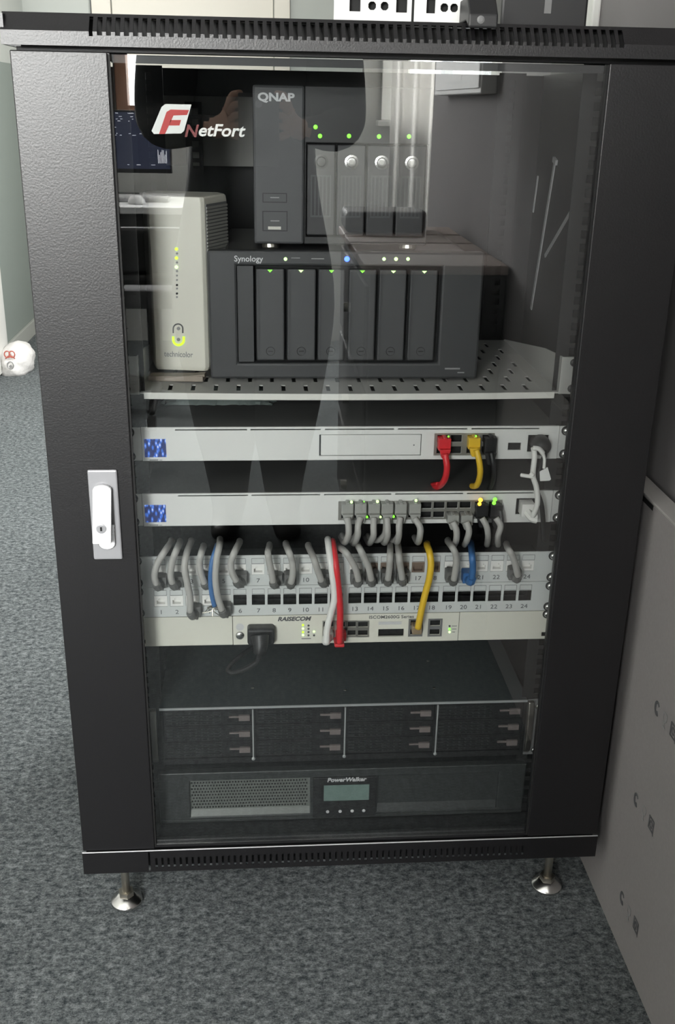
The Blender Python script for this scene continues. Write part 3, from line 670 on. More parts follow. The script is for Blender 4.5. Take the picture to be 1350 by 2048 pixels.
# lower white switch
wz0, wz1 = 0.6135, 0.6585
swx = [694, 720, 747, 773, 800, 828, 852, 878, 904, 930, 960, 988]
sholes = dash_slots(0.6553)
spx = [atY(px, 1018, YF).x for px in swx]
for x in spx: sholes += [(x-0.0074, x+0.0074, 0.6345, 0.6440), (x-0.0074, x+0.0074, 0.6215, 0.6305)]
x, z = XZ(1052, 1013); iec2 = (x, z); sholes.append((x-0.0135, x+0.0135, z-0.0115, z+0.0115))
sw = device('network_switch', 'lower white rack switch with a row of grey cables and an orange light', 'network switch', wz0, wz1, -0.2680, 0.2703, 0.26, M['white'], bpy.data.materials['dusty_steel_lid'], sholes)
obj('port_shield', MB().face(spx[0]-0.0115, spx[-1]+0.0105, 0.6195, 0.6462, YF-0.0006, 0.0005, [h for h in sholes if 0.615 < h[2] < 0.65 and h[1] < 0.21]), M['silver'], sw)
obj('screen', MB().box(-0.2655, -0.2385, YF-0.0012, YF+0.001, 0.6195, 0.6435), M['stars'], sw, bevel=0.0006, label='small screen of blue star streaks')
p = XZ(312, 1050); obj('model_print', MB().box(p[0]-0.008, p[0]+0.003, YF-0.0003, YF, p[1]-0.0008, p[1]+0.0008).box(p[0]+0.004, p[0]+0.008, YF-0.0003, YF, p[1]-0.0005, p[1]+0.0002), M['inkgrey'], sw)
for px, py, m, r, y in ((703, 1004, 'lpale', 0.0018, -0.0115), (755, 1003, 'lpale', 0.002, -0.0115), (832, 1001, 'lpale', 0.0018, -0.0115), (734, 1034, 'lgreen', 0.0016, -0.001), (761, 1034, 'lpale', 0.0016, -0.001), (787, 1033, 'lgreen', 0.0018, -0.001), (728, 1003, 'lgreen', 0.0009, -0.0115),
                        (961, 1000, 'lorange', 0.0030, -0.0125), (959, 1008, 'lorange', 0.0026, -0.0125), (990, 999, 'lgreen', 0.0028, -0.0125), (988, 1006, 'lgreen', 0.0026, -0.0125)):
    led(sw, px, py, M[m], r, YF+y)
screws(sw, wz0, wz1, washer=True)

# patch panels
def portx(n): g, k = divmod(n-1, 6); return (-0.2511, -0.1204, 0.0105, 0.1397)[g]+k*0.0212
JACK = mesh_of('jack', MB().face(-0.0086, 0.0086, -0.0076, 0.0076, 0.0012, 0.008, [(-0.0055, 0.0055, -0.0046, 0.0012), (-0.0028, 0.0028, 0.0010, 0.0036)]).box(-0.0075, 0.0075, 0.0085, 0.0092, -0.007, 0.007), M['jack'])
JACKB = mesh_of('jack', MB().face(-0.0086, 0.0086, -0.0076, 0.0076, 0.0012, 0.008, [(-0.0066, 0.0066, -0.0060, 0.0016)]).box(-0.0078, 0.0078, 0.0085, 0.0092, -0.007, 0.007).box(-0.005, 0.005, 0.0006, 0.002, 0.003, 0.0046), M['brownjack'])
FRAME = mesh_of('label_window', MB().face(-0.0085, 0.0085, -0.0040, 0.0040, -0.0005, 0.0005, [(-0.0080, 0.0080, -0.0035, 0.0035)]), M['inkgrey'])
def patch(z0, z1, label, jacks, brown):
    zc = z0+0.0235
    holes = [(portx(n)-0.0088, portx(n)+0.0088, zc-0.0078, zc+0.0078) for n in range(1, 25)]
    r = thing('patch_bay', (0, 0.1, z0), label, 'patch panel', 'patch panels')
    obj('front_panel', MB().face(-0.2885, 0.2885, z0, z1, YF, 0.0018, holes), M['panelgrey'], r, bevel=0.0004, seg=1)
    obj('socket_back', MB().box(-0.262, 0.256, YF+0.024, YF+0.027, z0+0.002, z1-0.002), M['void'], r)
    obj('cable_bar', MB().box(-0.258, 0.256, YF+0.0019, YF+0.024, z0+0.0006, z0+0.0025).box(-0.258, 0.256, YF+0.0019, YF+0.024, z1-0.0025, z1-0.0006).box(-0.25, 0.248, YF+0.0125, YF+0.0155, zc-0.0072, zc-0.0052), M['black'], r)
    pr = MB()
    for n in range(1, 25):
        piece('label_window', FRAME, r, (portx(n), YF, z1-0.0082))
        pr.text(str(n), 0.0088, portx(n), z0+0.0072, YF, 1.15)
        if n in brown: piece('jack', JACKB, r, (portx(n), YF, zc))
        elif n in jacks: piece('jack', JACK, r, (portx(n), YF, zc))
    obj('port_numbers', pr, M['ink'], r)
    screws(r, z0, z1, washer=True); return r, zc
PA = (0.5258, 0.5703); PB = (0.4808, 0.5253)
pa, za = patch(*PA, 'upper patch panel filled with white sockets and grey cables', range(1, 25), (14, 15, 16, 17, 18))
pb, zb_ = patch(*PB, 'lower patch panel with mostly empty black sockets', (1, 2, 3, 4, 5), ())

# ivory router with filler plates either side
iz0, iz1 = 0.4362, 0.4800
ix = lambda px: atY(px, 1255, YF).x
ih = []
for px in (657, 683, 702, 726):
    x = ix(px); ih += [(x-0.0068, x+0.0068, *sorted((XZ(px, 1249)[1]-0.0044, XZ(px, 1249)[1]+0.0044))), (x-0.0068, x+0.0068, XZ(px, 1266)[1]-0.0044, XZ(px, 1266)[1]+0.0044)]
sfp = (ix(757), ix(808), XZ(780, 1272)[1]-0.001, XZ(780, 1258)[1])
ih += [sfp]
for px in (831, 870):
    x = ix(px); ih += [(x-0.0072, x+0.0072, XZ(px, 1246)[1]-0.0046, XZ(px, 1246)[1]+0.0046), (x-0.0072, x+0.0072, XZ(px, 1264)[1]-0.0046, XZ(px, 1264)[1]+0.0046)]
psx, psz = XZ(522, 1264)
ih.append((psx-0.014, psx+0.014, psz-0.010, psz+0.010))
ra = device('access_device', 'ivory rack device with a plugged black power cord and red cable', 'network device', iz0, iz1, ix(466), ix(917), 0.16, M['ivory'], M['ivory'], ih, ear=False)
for a, b, n in ((-0.2885, ix(466)-0.0007, 'filler_plate'), (ix(917)+0.0007, 0.2885, 'filler_plate')):
    hs = [(0.2745, 0.2885, iz0+0.0040, iz0+0.0105), ] if b > 0 else [(-0.2885, -0.2745, iz0+0.004, iz0+0.0105)]
    obj(n, MB().face(a, b, iz0, iz1, YF, 0.0018, hs), M['ivory'], ra, bevel=0.0004, seg=1)
for px in (657, 683, 702, 726):
    x = ix(px); zA, zB = XZ(px, 1249)[1], XZ(px, 1266)[1]
    obj('port_shield', MB().face(x-0.0084, x+0.0084, zB-0.0062, zA+0.0062, YF-0.0006, 0.0005, [(x-0.0068, x+0.0068, zA-0.0044, zA+0.0044), (x-0.0068, x+0.0068, zB-0.0044, zB+0.0044)]), M['silver'], ra)
for px in (831, 870):
    x = ix(px); zA, zB = XZ(px, 1246)[1], XZ(px, 1264)[1]
    obj('port_shield', MB().face(x-0.0100, x+0.0100, zB-0.0068, zA+0.0068, YF-0.0006, 0.0005, [(x-0.0072, x+0.0072, zA-0.0046, zA+0.0046), (x-0.0072, x+0.0072, zB-0.0046, zB+0.0046)]), M['greyplastic'], ra)
p = XZ(588, 1238); obj('brand_print', MB().text('RAISECOM', 0.0085, p[0], p[1], YF, 1.1, 0.25, 0.00035), M['ink'], ra)
p = XZ(783, 1234); obj('model_print', MB().text('ISCOM2600G Series', 0.0066, p[0], p[1], YF, 1.12, 0, 0.0001), M['ink'], ra)
p = XZ(780, 1246); obj('serial_label', MB().box(p[0]-0.016, p[0]+0.016, YF-0.0004, YF, p[1]-0.0022, p[1]+0.0022), M['inkpale'], ra)
for px, py, m in ((606, 1250, 'lyellow'), (606, 1257, 'lpale'), (606, 1264, 'lyellow'), (606, 1270, 'lpale'), (628, 1263, 'lpale'), (899, 1258, 'lgreen'), (899, 1264, 'lpale')): led(ra, px, py, M[m], 0.0016)
for px, py in ((617, 1251), (617, 1257.5), (617, 1264), (617, 1270.5), (628, 1270.5), (899, 1252)): led(ra, px, py, M['ink'], 0.0015)
obj('led_prints', MB().box(*[q for q in (XZ(603, 1277)[0], XZ(622, 1277)[0])], YF-0.0003, YF, XZ(612, 1277)[1]-0.0007, XZ(612, 1277)[1]+0.0007).box(XZ(904, 1258)[0], XZ(913, 1258)[0], YF-0.0003, YF, XZ(908, 1258)[1]-0.0005, XZ(908, 1258)[1]+0.0005).box(XZ(904, 1264)[0], XZ(910, 1264)[0], YF-0.0003, YF, XZ(908, 1264)[1]-0.0005, XZ(908, 1264)[1]+0.0005).box(XZ(904, 1252)[0], XZ(914, 1252)[0], YF-0.0003, YF, XZ(908, 1252)[1]-0.0005, XZ(908, 1252)[1]+0.0005), M['inkgrey'], ra)
p = XZ(480, 1271); obj('ground_screw', MB().lathe((p[0], YF, p[1]), [(0.0062, 0), (0.006, -0.001), (0.0045, -0.0022), (0.002, -0.003)], 16, 'y'), M['chrome'], ra, smooth=True)
p = XZ(480, 1254); obj('ground_mark', MB().lathe((p[0], YF+0.0002, p[1]), [(0.0055, 0), (0.0055, -0.0004)], 18, 'y'), M['inkpale'], ra)
piece('screw', SCREW, ra, (SX, YF, iz1-0.0048)); piece('washer', WASHER, ra, (SX, YF+0.0001, iz1-0.0048)); piece('screw', SCREW, ra, (-SX, YF, iz1-0.0048))

# ------------------------------------------------------------------ server
vz0, vz1 = 0.2430, 0.3370
sv = thing('rack_server', (0, 0.3, vz0), 'black rack server with twelve drive trays under a dark steel lid', 'server')
obj('lid', MB().box(-0.2610, 0.2640, YF+0.0005, 0.60, vz1-0.0025, vz1), M['server'], sv)
obj('lid_edge', MB().box(-0.2610, 0.2640, YF-0.0010, YF+0.0004, vz1-0.0030, vz1+0.0004), mat('bright_lid_edge', (0.62, 0.64, 0.64), 0.35, metal=0.6), sv)
obj('chassis', MB().box(-0.2585, 0.2615, YF+0.014, 0.598, vz0, vz1-0.003), M['powder_in'], sv)
obj('bay_frame', MB().face(-0.2585, 0.2615, vz0, vz1-0.0032, YF, 0.013, [(-0.2565+k*0.1297, -0.2565+k*0.1297+0.1270, 0.2520, 0.3330) for k in range(4)]), M['black'], sv)
for s in (-1, 1):
    a, b = sorted((s*0.2655, s*0.2885)); obj('ear', MB().box(a, b, YF+0.001, YF+0.003, vz0, vz1), M['greyplastic'], sv, bevel=0.0006)
    a, b = sorted((s*0.2652, s*0.2735)); obj('ear_handle', MB().prism([(YF-0.006, vz0+0.012), (YF+0.0005, vz0+0.004), (YF+0.0005, vz1-0.001), (YF-0.005, vz1-0.002), (YF-0.008, vz1-0.02), (YF-0.008, vz0+0.03)], a, b, 'yz'), M['steel'], sv, bevel=0.001)
    piece('screw', SCREW, sv, (s*0.281, YF+0.001, vz1-0.012)); piece('screw', SCREW, sv, (s*0.281, YF+0.001, vz0+0.008))
tray = MB().box(0, 0.1262, 0.0005, 0.012, 0, 0.0262)
grv = MB()
for k in range(4): grv.face(0.004, 0.080, 0.0035+k*0.0052, 0.0073+k*0.0052, -0.0014+0.0004*(k % 2), 0.002, [(0.012+j*0.0085, 0.018+j*0.0085, 0.0046+k*0.0052, 0.0062+k*0.0052) for j in range(8)])
lat = MB().box(0.092, 0.106, -0.0016, 0.001, 0.0125, 0.0150).box(0.106, 0.1215, -0.0030, 0.001, 0.0080, 0.0165)
tm, gm, lm = mesh_of('drive_tray', tray, M['black']), mesh_of('tray_vents', grv, mat('tray_vent_black', (0.024, 0.025, 0.026), 0.35)), mesh_of('latch', lat, mat('latch_brownish', (0.16, 0.135, 0.13), 0.5))
for c in range(4):
    for r in range(3):
        o = (-0.2561+c*0.1297, YF+0.001, 0.2530+r*0.0268)
        t = piece('drive_tray', tm, sv, o); piece('tray_vents', gm, t, o); piece('latch', lm, t, o)
for x in (-0.1303, 0.0010, 0.1340):
    obj('light_pipe', MB().box(x-0.0010, x+0.0010, YF-0.0014, YF+0.001, 0.2505, 0.3325).lathe((x, YF-0.0003, 0.2500), [(0.0026, 0), (0.0026, -0.0014), (0.0014, -0.002)], 12, 'y'), mat('pipe_grey', (0.30, 0.31, 0.31), 0.3) if x < -0.1 else bpy.data.materials['pipe_grey'], sv)
for px, py in ((505, 1376), (690, 1380), (868, 1376), (856, 1322)):
    q = atZ(px, py, vz1); obj('rivet', MB().lathe((q.x, q.y, vz1-0.0002), [(0.0024, 0), (0.0022, 0.0006)], 10), M['steel'], sv)

# ------------------------------------------------------------------ battery backup
uz0, uz1 = 0.1395, 0.2270
up = thing('battery_backup', (0, 0.3, uz0), 'black battery backup unit with a small grey display at the bottom', 'battery unit')
obj('front_panel', MB().face(-0.2680, 0.2720, uz0, uz1, YF, 0.012, [(-0.2235, -0.0480, 0.1500, 0.2130), (0.052, 0.232, 0.1500, 0.2130)]), M['ups'], up, bevel=0.0015)
obj('chassis', MB().box(-0.2640, 0.2680, YF+0.013, 0.56, uz0+0.001, uz1-0.001), M['powder_in'], up)
gl_ = []
for j in range(9):
    for i in range(40):
        x = -0.2205+i*0.00425+(0.0021 if j % 2 else 0); z = 0.1625+j*0.0054
        if x < -0.052: gl_.append((x-0.0012, x+0.0012, z-0.0015, z+0.0015))
obj('grille', MB().face(-0.2235, -0.0480, 0.1590, 0.2125, YF+0.006, 0.001, gl_), M['mesh'], up, label='perforated metal grille')
obj('grille_ramp', MB().prism([(YF+0.0005, 0.1502), (YF+0.0068, 0.1590), (YF+0.0110, 0.1590), (YF+0.0110, 0.1502)], -0.2233, -0.0482, 'yz'), M['mesh'], up)
obj('blank_recess', MB().prism([(YF+0.0005, 0.1502), (YF+0.0050, 0.1610), (YF+0.0050, 0.2128), (YF+0.011, 0.2128), (YF+0.011, 0.1502)], 0.0522, 0.2318, 'yz'), M['ups'], up)
obj('display_panel', MB().box(-0.0440, 0.0500, YF-0.0025, YF+0.001, 0.1430, 0.2140), M['black'], up, bevel=0.001)
obj('display', MB().box(-0.0280, 0.0392, YF-0.0035, YF-0.002, 0.1735, 0.2010), M['lcd'], up, bevel=0.0006, label='grey-green display')
p = XZ(693, 1561, YF-0.003); obj('brand_print', MB().text('PowerWalker', 0.0095, p[0], p[1]+0.001, YF-0.0026, 1.05, 0.2, 0.0003), M['inkpale'], up)
for px in (655, 680, 704, 727):
    x = XZ(px, 1621)[0]; obj('button', MB().lathe((x, YF-0.0022, 0.1540), [(0.0026, 0), (0.0024, -0.0010), (0.0015, -0.0014)], 12, 'y'), M['inkpale'], up)
obj('lower_rib', MB().box(-0.2660, 0.2700, YF-0.0022, YF+0.0004, 0.1440, 0.1462), M['ups'], up, bevel=0.0005)

# ------------------------------------------------------------------ cables
def cable(label, m, pts, r, plugs=(), group=None, cat='cable', name='patch_cable'):
    """pts: (px, py, Y) triples; plugs: (px, py, kind)"""
    P = [atY(a, b, y) for a, b, y in pts]
    root = thing(name, P[0], label, cat, group)
    obj('cord', MB().tube(P, r, 9, 6), m, root, smooth=True)
    return root
def boot(root, px, py, m, w=0.0066, h=0.0062, y=YF, kind='down', name='plug'):
    x, z = XZ(px, py)
    mb = MB().box(x-w, x+w, y-0.011, y+0.004, z-h, z+h*0.9)
    if kind == 'down':
        mb.prism([(x-w*0.92, z-h*0.6), (x+w*0.92, z-h*0.6), (x+w*0.5, z-h*2.0), (x-w*0.5, z-h*2.0)][::-1], y-0.0175, y-0.0085)
    elif kind == 'hook':     # a boot that points outwards and down, cord leaves upwards in front of it
        mb.tube([(x, y-0.009, z), (x-0.001, y-0.016, z-0.0035), (x-0.002, y-0.021, z-0.007)], 0.0058, 8, 4, (1, 0.75))
    mb.box(x-w*0.3, x+w*0.3, y-0.0125, y+0.003, z+h*0.85, z+h*1.15)
    return obj(name, mb, m, root, bevel=0.001)
CR = 0.0032
# gateway leads
c = cable('red cable plugged into the upper white device', M['red'], [(890, 908, 0.030), (894, 935, 0.026), (889, 960, 0.034), (877, 973, 0.055), (862, 976, 0.085)], 0.0042)
boot(c, 887, 884, M['red'], 0.0080, 0.0085, kind='down'); obj('tail', MB().tube([atY(876, 968, 0.052), atY(868, 969, 0.07), atY(862, 970, 0.09)], 0.003, 8), M['red'], c, smooth=True)
c = cable('yellow cable plugged into the upper white device', M['yellow'], [(953, 900, 0.030), (959, 925, 0.026), (960, 950, 0.028), (954, 970, 0.040), (944, 972, 0.060)], 0.0040)
boot(c, 946, 882, M['yellow'], 0.0078, 0.0080, kind='down')
c = cable('black cable plugged in beside the yellow one on the upper white device', M['black'], [(982, 905, 0.032), (987, 930, 0.028), (987, 955, 0.034), (979, 978, 0.060), (972, 985, 0.09)], 0.0036)
boot(c, 978, 887, M['black'], 0.0080, 0.0120, kind='down')
# black power cord of the gateway
c = thing('power_cord', (iec1[0], 0.03, iec1[1]), 'black power cord hanging from the upper white device', 'cable')
x, z = iec1
obj('plug', MB().lathe((x+0.002, YF+0.006, z), [(0.0125, 0), (0.0128, -0.012), (0.0120, -0.020), (0.0088, -0.0265), (0.004, -0.028)], 18, 'y'), M['black'], c, smooth=True)
obj('cord', MB().tube([(x+0.004, YF-0.018, z-0.004), atY(1089, 912, 0.024), atY(1080, 935, 0.026), atY(1073, 975, 0.024), atY(1083, 1010, 0.022), atY(1087, 1050, 0.030), atY(1089, 1080, 0.055), atY(1092, 1090, 0.10)], 0.0033, 9), M['black'], c, smooth=True)
c = thing('power_cord', (iec2[0], 0.03, iec2[1]), 'white power cord arching down to the lower white switch', 'cable')
x, z = iec2
obj('plug', MB().box(x-0.0085, x+0.0085, YF-0.013, YF+0.006, z-0.0095, z+0.0080).tube([(x, YF-0.011, z-0.004), (x+0.004, YF-0.020, z-0.008), (x+0.010, YF-0.022, z-0.009)], 0.006, 8, 4), M['whitecable'], c, bevel=0.002)
obj('cord', MB().tube([(x+0.004, YF-0.020, z-0.008), atY(1068, 1027, 0.024), atY(1075, 1005, 0.020), atY(1073, 975, 0.018), atY(1066, 950, 0.020), atY(1069, 915, 0.022), atY(1067, 895, 0.028)], 0.0036, 9), M['whitecable'], c, smooth=True)
obj('cable_tie', MB().tube([atY(1042, 950, 0.022), atY(1054, 952, 0.017), atY(1066, 954, 0.0145)], 0.0026, 8).tube([atY(1061, 946, 0.017), atY(1067, 952, 0.014)], 0.0028, 8), M['whitecable'], c, smooth=True)
c = thing('paper_tag', atY(1089, 947, 0.02), 'white paper tag hanging from the black power cord', 'tag')
obj('tag', MB().prism([(atY(a, b, 0.020).x, atY(a, b, 0.020).z) for a, b in ((1079, 943), (1095, 934), (1102, 958), (1099, 961), (1080, 962))][::-1], 0.0195, 0.0201), M['logo_white'], c)
obj('string', MB().tube([atY(1088, 937, 0.0198), atY(1089, 918, 0.021), atY(1085, 905, 0.022)], 0.0022, 6).tube([atY(1066, 896, 0.0225), atY(1078, 898, 0.0215), atY(1086, 907, 0.0215)], 0.0034, 6), M['whitecable'], c, smooth=True)
# switch leads
ends = [(688, 1086), (707, 1089), (738, 1088), (768, 1087), (792, 1085), (835, 1086)]
mids = [(697, 1060), (716, 1060), (747, 1062), (775, 1062), (798, 1060), (840, 1062)]
ordn = ['first', 'second', 'third', 'fourth', 'fifth', 'sixth']
for i in range(6):
    px = swx[i]
    c = cable('grey cable in the %s socket from the left on the lower white switch' % ordn[i], M['cable'],
              [(px+1, 1036, 0.031), (mids[i][0], mids[i][1]-8, 0.026), (mids[i][0], mids[i][1]+8, 0.026), ((mids[i][0]+ends[i][0])/2, 1082, 0.040), (ends[i][0], ends[i][1]-2, 0.075), (ends[i][0]-6, ends[i][1]-12, 0.11)], 0.0043, group='grey cables of the switch')
    boot(c, px, 1013, M['cableplug'], 0.0078, 0.0085, kind='down')
for i, px in enumerate((904, 931)):
    c = cable('grey cable in the lower row of the white switch, %s of a pair' % ('left' if i == 0 else 'right'), M['cable'],
              [(px+2, 1044, 0.031), (px+9+i*-2, 1062, 0.027), (px+8-i*6, 1082, 0.034), (px+4-i*6, 1090, 0.075)], 0.0043, group='grey cables of the switch')
    boot(c, px, 1033, M['cableplug'], 0.0078, 0.0062, kind='down')
for i, (px, lb) in enumerate(((962, 'grey cable on the black plug under the orange light'), (990, 'grey cable on the black plug under the green light'))):
    c = cable(lb, M['cable'], [(px+2, 1036, 0.031), (px+11, 1052, 0.027), (px+14-i*8, 1072, 0.031), (px+12-i*6, 1090, 0.07)], 0.0041, group='grey cables of the switch')
    boot(c, px, 1018, M['black'], 0.0082, 0.0100, kind='down')
c = cable('black cable dropping beside the green light of the lower white switch', M['black'], [(1000, 1020, 0.036), (1003, 1045, 0.030), (998, 1065, 0.034), (992, 1088, 0.07)], 0.0034)
for i, (a, b) in enumerate(((690, 716), (742, 772), (780, 800))):
    cable('grey cable looping behind the others below the white switch, %s' % ('leftmost', 'middle', 'rightmost')[i], M['cable'], [(b, 1040, 0.046), (b-2, 1066, 0.048), ((a+b)/2, 1080, 0.058), (a, 1078, 0.08), (a-6, 1070, 0.11)], 0.0040, group='grey cables of the switch')
# patch panel leads
def hook(label, m, plug_px, path, pm=None, r=0.0045, row=0, group='grey cables of the patch panels'):
    n = len(path); pts = []
    for i, (a, b) in enumerate(path):
        t = i/(n-1); y = 0.024-0.004*math.sin(math.pi*t)+(0.05*max(0, (t-0.72)/0.28)**1.5)
        pts.append((a, b, y))
    a, b = path[-1]; pts.append((a, b-3, 0.105))
    c = cable(label, m, pts, r, group=group)
    x, z = XZ(*plug_px); y = YF
    mb = MB().box(x-0.0080, x+0.0080, y-0.014, y+0.003, z-0.0075, z+0.0078)
    e = atY(path[0][0], path[0][1], 0.024)
    mb.tube([(x, y-0.012, z-0.002), ((x+e.x)/2, y-0.022, (z+e.z)/2-0.004), (e.x, 0.0240, e.z)], 0.0068, 8, 4, (1.0, 0.85))
    mb.box(x+0.001, x+0.0045, y-0.0165, y-0.012, z-0.0098, z-0.004)
    obj('plug', mb, pm or M['darkplug'], c, bevel=0.0012); return c
G = M['cable']
up_, lo = 'of the upper patch panel', 'of the lower patch panel'
hook('grey cable in the socket numbered one '+up_, G, (322, 1157), [(313, 1168), (309, 1150), (316, 1125), (330, 1102), (343, 1083)])
hook('grey cable in the socket numbered two '+up_, G, (355, 1156), [(345, 1166), (341, 1148), (345, 1122), (353, 1100), (360, 1085)])
hook('grey cable in the socket numbered three '+lo, G, (391, 1216), [(380, 1224), (380, 1195), (373, 1160), (369, 1135), (373, 1108), (382, 1084)])
hook('grey cable in the socket numbered four '+up_, G, (416, 1154), [(409, 1166), (402, 1148), (399, 1125), (403, 1105), (407, 1094)])
hook('grey cable in the socket numbered five '+lo, G, (451, 1213), [(444, 1220), (436, 1195), (431, 1160), (433, 1120), (438, 1095), (440, 1081)])
hook('grey cable in the socket numbered six '+up_, G, (482, 1152), [(473, 1162), (464, 1145), (462, 1125), (470, 1102), (479, 1085)])
hook('grey cable in the socket numbered eight '+up_, G, (552, 1153), [(546, 1164), (543, 1145), (538, 1122), (536, 1105), (539, 1092)])
hook('grey cable in the socket numbered nine '+up_, G, (580, 1152), [(582, 1166), (586, 1145), (584, 1122), (578, 1104), (572, 1089)])
hook('grey cable in the socket numbered eleven '+up_, G, (650, 1150), [(643, 1162), (635, 1140), (628, 1118), (617, 1093)])
hook('grey cable in the socket numbered thirteen '+up_, G, (712, 1150), [(717, 1161), (712, 1140), (702, 1120), (690, 1103), (677, 1094)])
hook('grey cable in the socket numbered fourteen '+up_, G, (742, 1149), [(743, 1160), (738, 1138), (730, 1118), (720, 1098), (716, 1090)])
hook('grey cable in the socket numbered fifteen '+up_, G, (773, 1148), [(776, 1159), (779, 1135), (780, 1110), (781, 1088)])
hook('grey cable in the socket numbered sixteen '+up_, G, (803, 1148), [(805, 1158), (801, 1135), (798, 1110), (795, 1086)])
hook('grey cable in the socket numbered nineteen '+up_, G, (901, 1146), [(908, 1160), (912, 1135), (912, 1112), (905, 1095), (896, 1083)])
hook('grey cable in the socket numbered twenty-three '+up_, G, (1026, 1142), [(1036, 1152), (1031, 1130), (1025, 1112), (1018, 1100), (1013, 1090)])
hook('blue cable in the socket numbered twenty '+up_, M['blue'], (934, 1148), [(944, 1156), (946, 1135), (944, 1112), (942, 1088)], M['blue'], group='blue cables')
# blue cable with a frayed end
c = cable('blue cable with frayed bare ends over the lower patch panel', M['blue'], [(429, 1212, 0.026), (423, 1185, 0.023), (421, 1155, 0.022), (424, 1125, 0.022), (430, 1103, 0.030), (434, 1090, 0.07)], 0.0034, group='blue cables')
fr = MB(); q = atY(429, 1212, 0.026); rr = random.Random(5)
for i in range(8):
    fr.tube([q, q+Vector((rr.uniform(-0.010, 0.006), rr.uniform(-0.006, 0.006), rr.uniform(-0.006, -0.002))), q+Vector((rr.uniform(-0.018, 0.009), rr.uniform(-0.006, 0.010), rr.uniform(-0.014, -0.006)))], 0.0007, 5, 3)
obj('frayed_wires', fr, M['steel'], c, label='bare twisted wire ends')
def drop(label, m, path, pm, group=None):
    n = len(path); pts = [(a, b, 0.020+0.0*i+(0.035*max(0, (i/(n-1)-0.75)/0.25)**1.5)) for i, (a, b) in enumerate(path)]
    a, b = path[-1]; pts.append((a, b-3, 0.10)); return cable(label, m, pts, 0.0046, group=group)
c = drop('white cable running down to the ivory rack device', M['whitecable'], [(653, 1286), (655, 1255), (663, 1222), (669, 1195), (665, 1150), (660, 1115), (656, 1082)], None)
x, z = XZ(656, 1266); e = atY(653, 1286, 0.020)
obj('plug', MB().box(x-0.0066, x+0.0066, YF-0.012, YF+0.004, z-0.006, z+0.006).tube([(x, YF-0.010, z-0.002), (e.x, 0.028, e.z+0.002), (e.x, 0.020, e.z)], 0.0066, 8, 4, (1, 0.9)), M['whitecable'], c, bevel=0.0012)
c = drop('red cable running down to the ivory rack device', M['red'], [(679, 1286), (680, 1250), (680, 1210), (676, 1170), (671, 1125), (665, 1086)], None)
x, z = XZ(681, 1266); e = atY(679, 1286, 0.020)
obj('plug', MB().box(x-0.0072, x+0.0072, YF-0.012, YF+0.004, z-0.007, z+0.006).box(e.x-0.0068, e.x+0.0068, 0.018, 0.040, e.z-0.006, z), M['red'], c, bevel=0.0016)
c = drop('yellow cable running down to the ivory rack device', M['yellow'], [(836, 1257), (842, 1225), (850, 1190), (858, 1160), (862, 1130), (859, 1105), (854, 1090)], None)
x, z = XZ(832, 1254)
obj('plug', MB().box(x-0.0066, x+0.0066, YF-0.012, YF+0.004, z-0.0055, z+0.0065), M['contact'], c, bevel=0.001)
# black power plug on the ivory device
c = thing('power_cord', (psx, 0.03, psz), 'black angled power plug with a looping cord on the ivory device', 'cable')
obj('plug', MB().box(psx-0.0185, psx+0.0185, YF-0.016, YF+0.006, psz-0.0125, psz+0.0125), M['black'], c, bevel=0.004, seg=3)
pp = [atY(520, 1272, 0.030), atY(521, 1292, 0.022), atY(518, 1308, 0.018)]
obj('strain_relief', MB().tube(pp, 0.0125, 12, 5, (1.0, 0.62)), M['black'], c, smooth=True)
obj('cord', MB().tube([atY(518, 1305, 0.018), atY(516, 1320, 0.018), atY(500, 1333, 0.020), atY(472, 1345, 0.026), atY(456, 1342, 0.032), atY(462, 1328, 0.040), atY(485, 1308, 0.055), atY(505, 1295, 0.075), atY(515, 1288, 0.10)], 0.0036, 9), M['black'], c, smooth=True)

# cable ties hanging on the inside of the right side panel
def tie(label, p, q, w=0.0028, head=True):
    a, b = atX(p[0], p[1], 0.3600), atX(q[0], q[1], 0.3600)
    a.y = min(a.y, 0.62); b.y = min(b.y, 0.62); d = (b-a).normalized()
    mb = MB().obox((a+b)/2, d, Vector((0, -d.z, d.y)), (1, 0, 0), (b-a).length/2, w, 0.0009)
    if head: mb.obox(a, d, Vector((0, -d.z, d.y)), (1, 0, 0), 0.004, w*2.2, 0.002)
    obj('cable_tie', mb, M['inkpale'], label=label, cat='cable tie', group='cable ties in the cabinet')
tie('long pale cable tie hanging on the right inner side of the cabinet', (1110, 322), (1062, 618), 0.0042)
tie('short pale cable tie slanting right of the long one in the cabinet', (1155, 400), (1090, 512), 0.0030)
tie('thin faint cable tie slanting left of the long one in the cabinet', (1076, 352), (1042, 415), 0.0022, False)

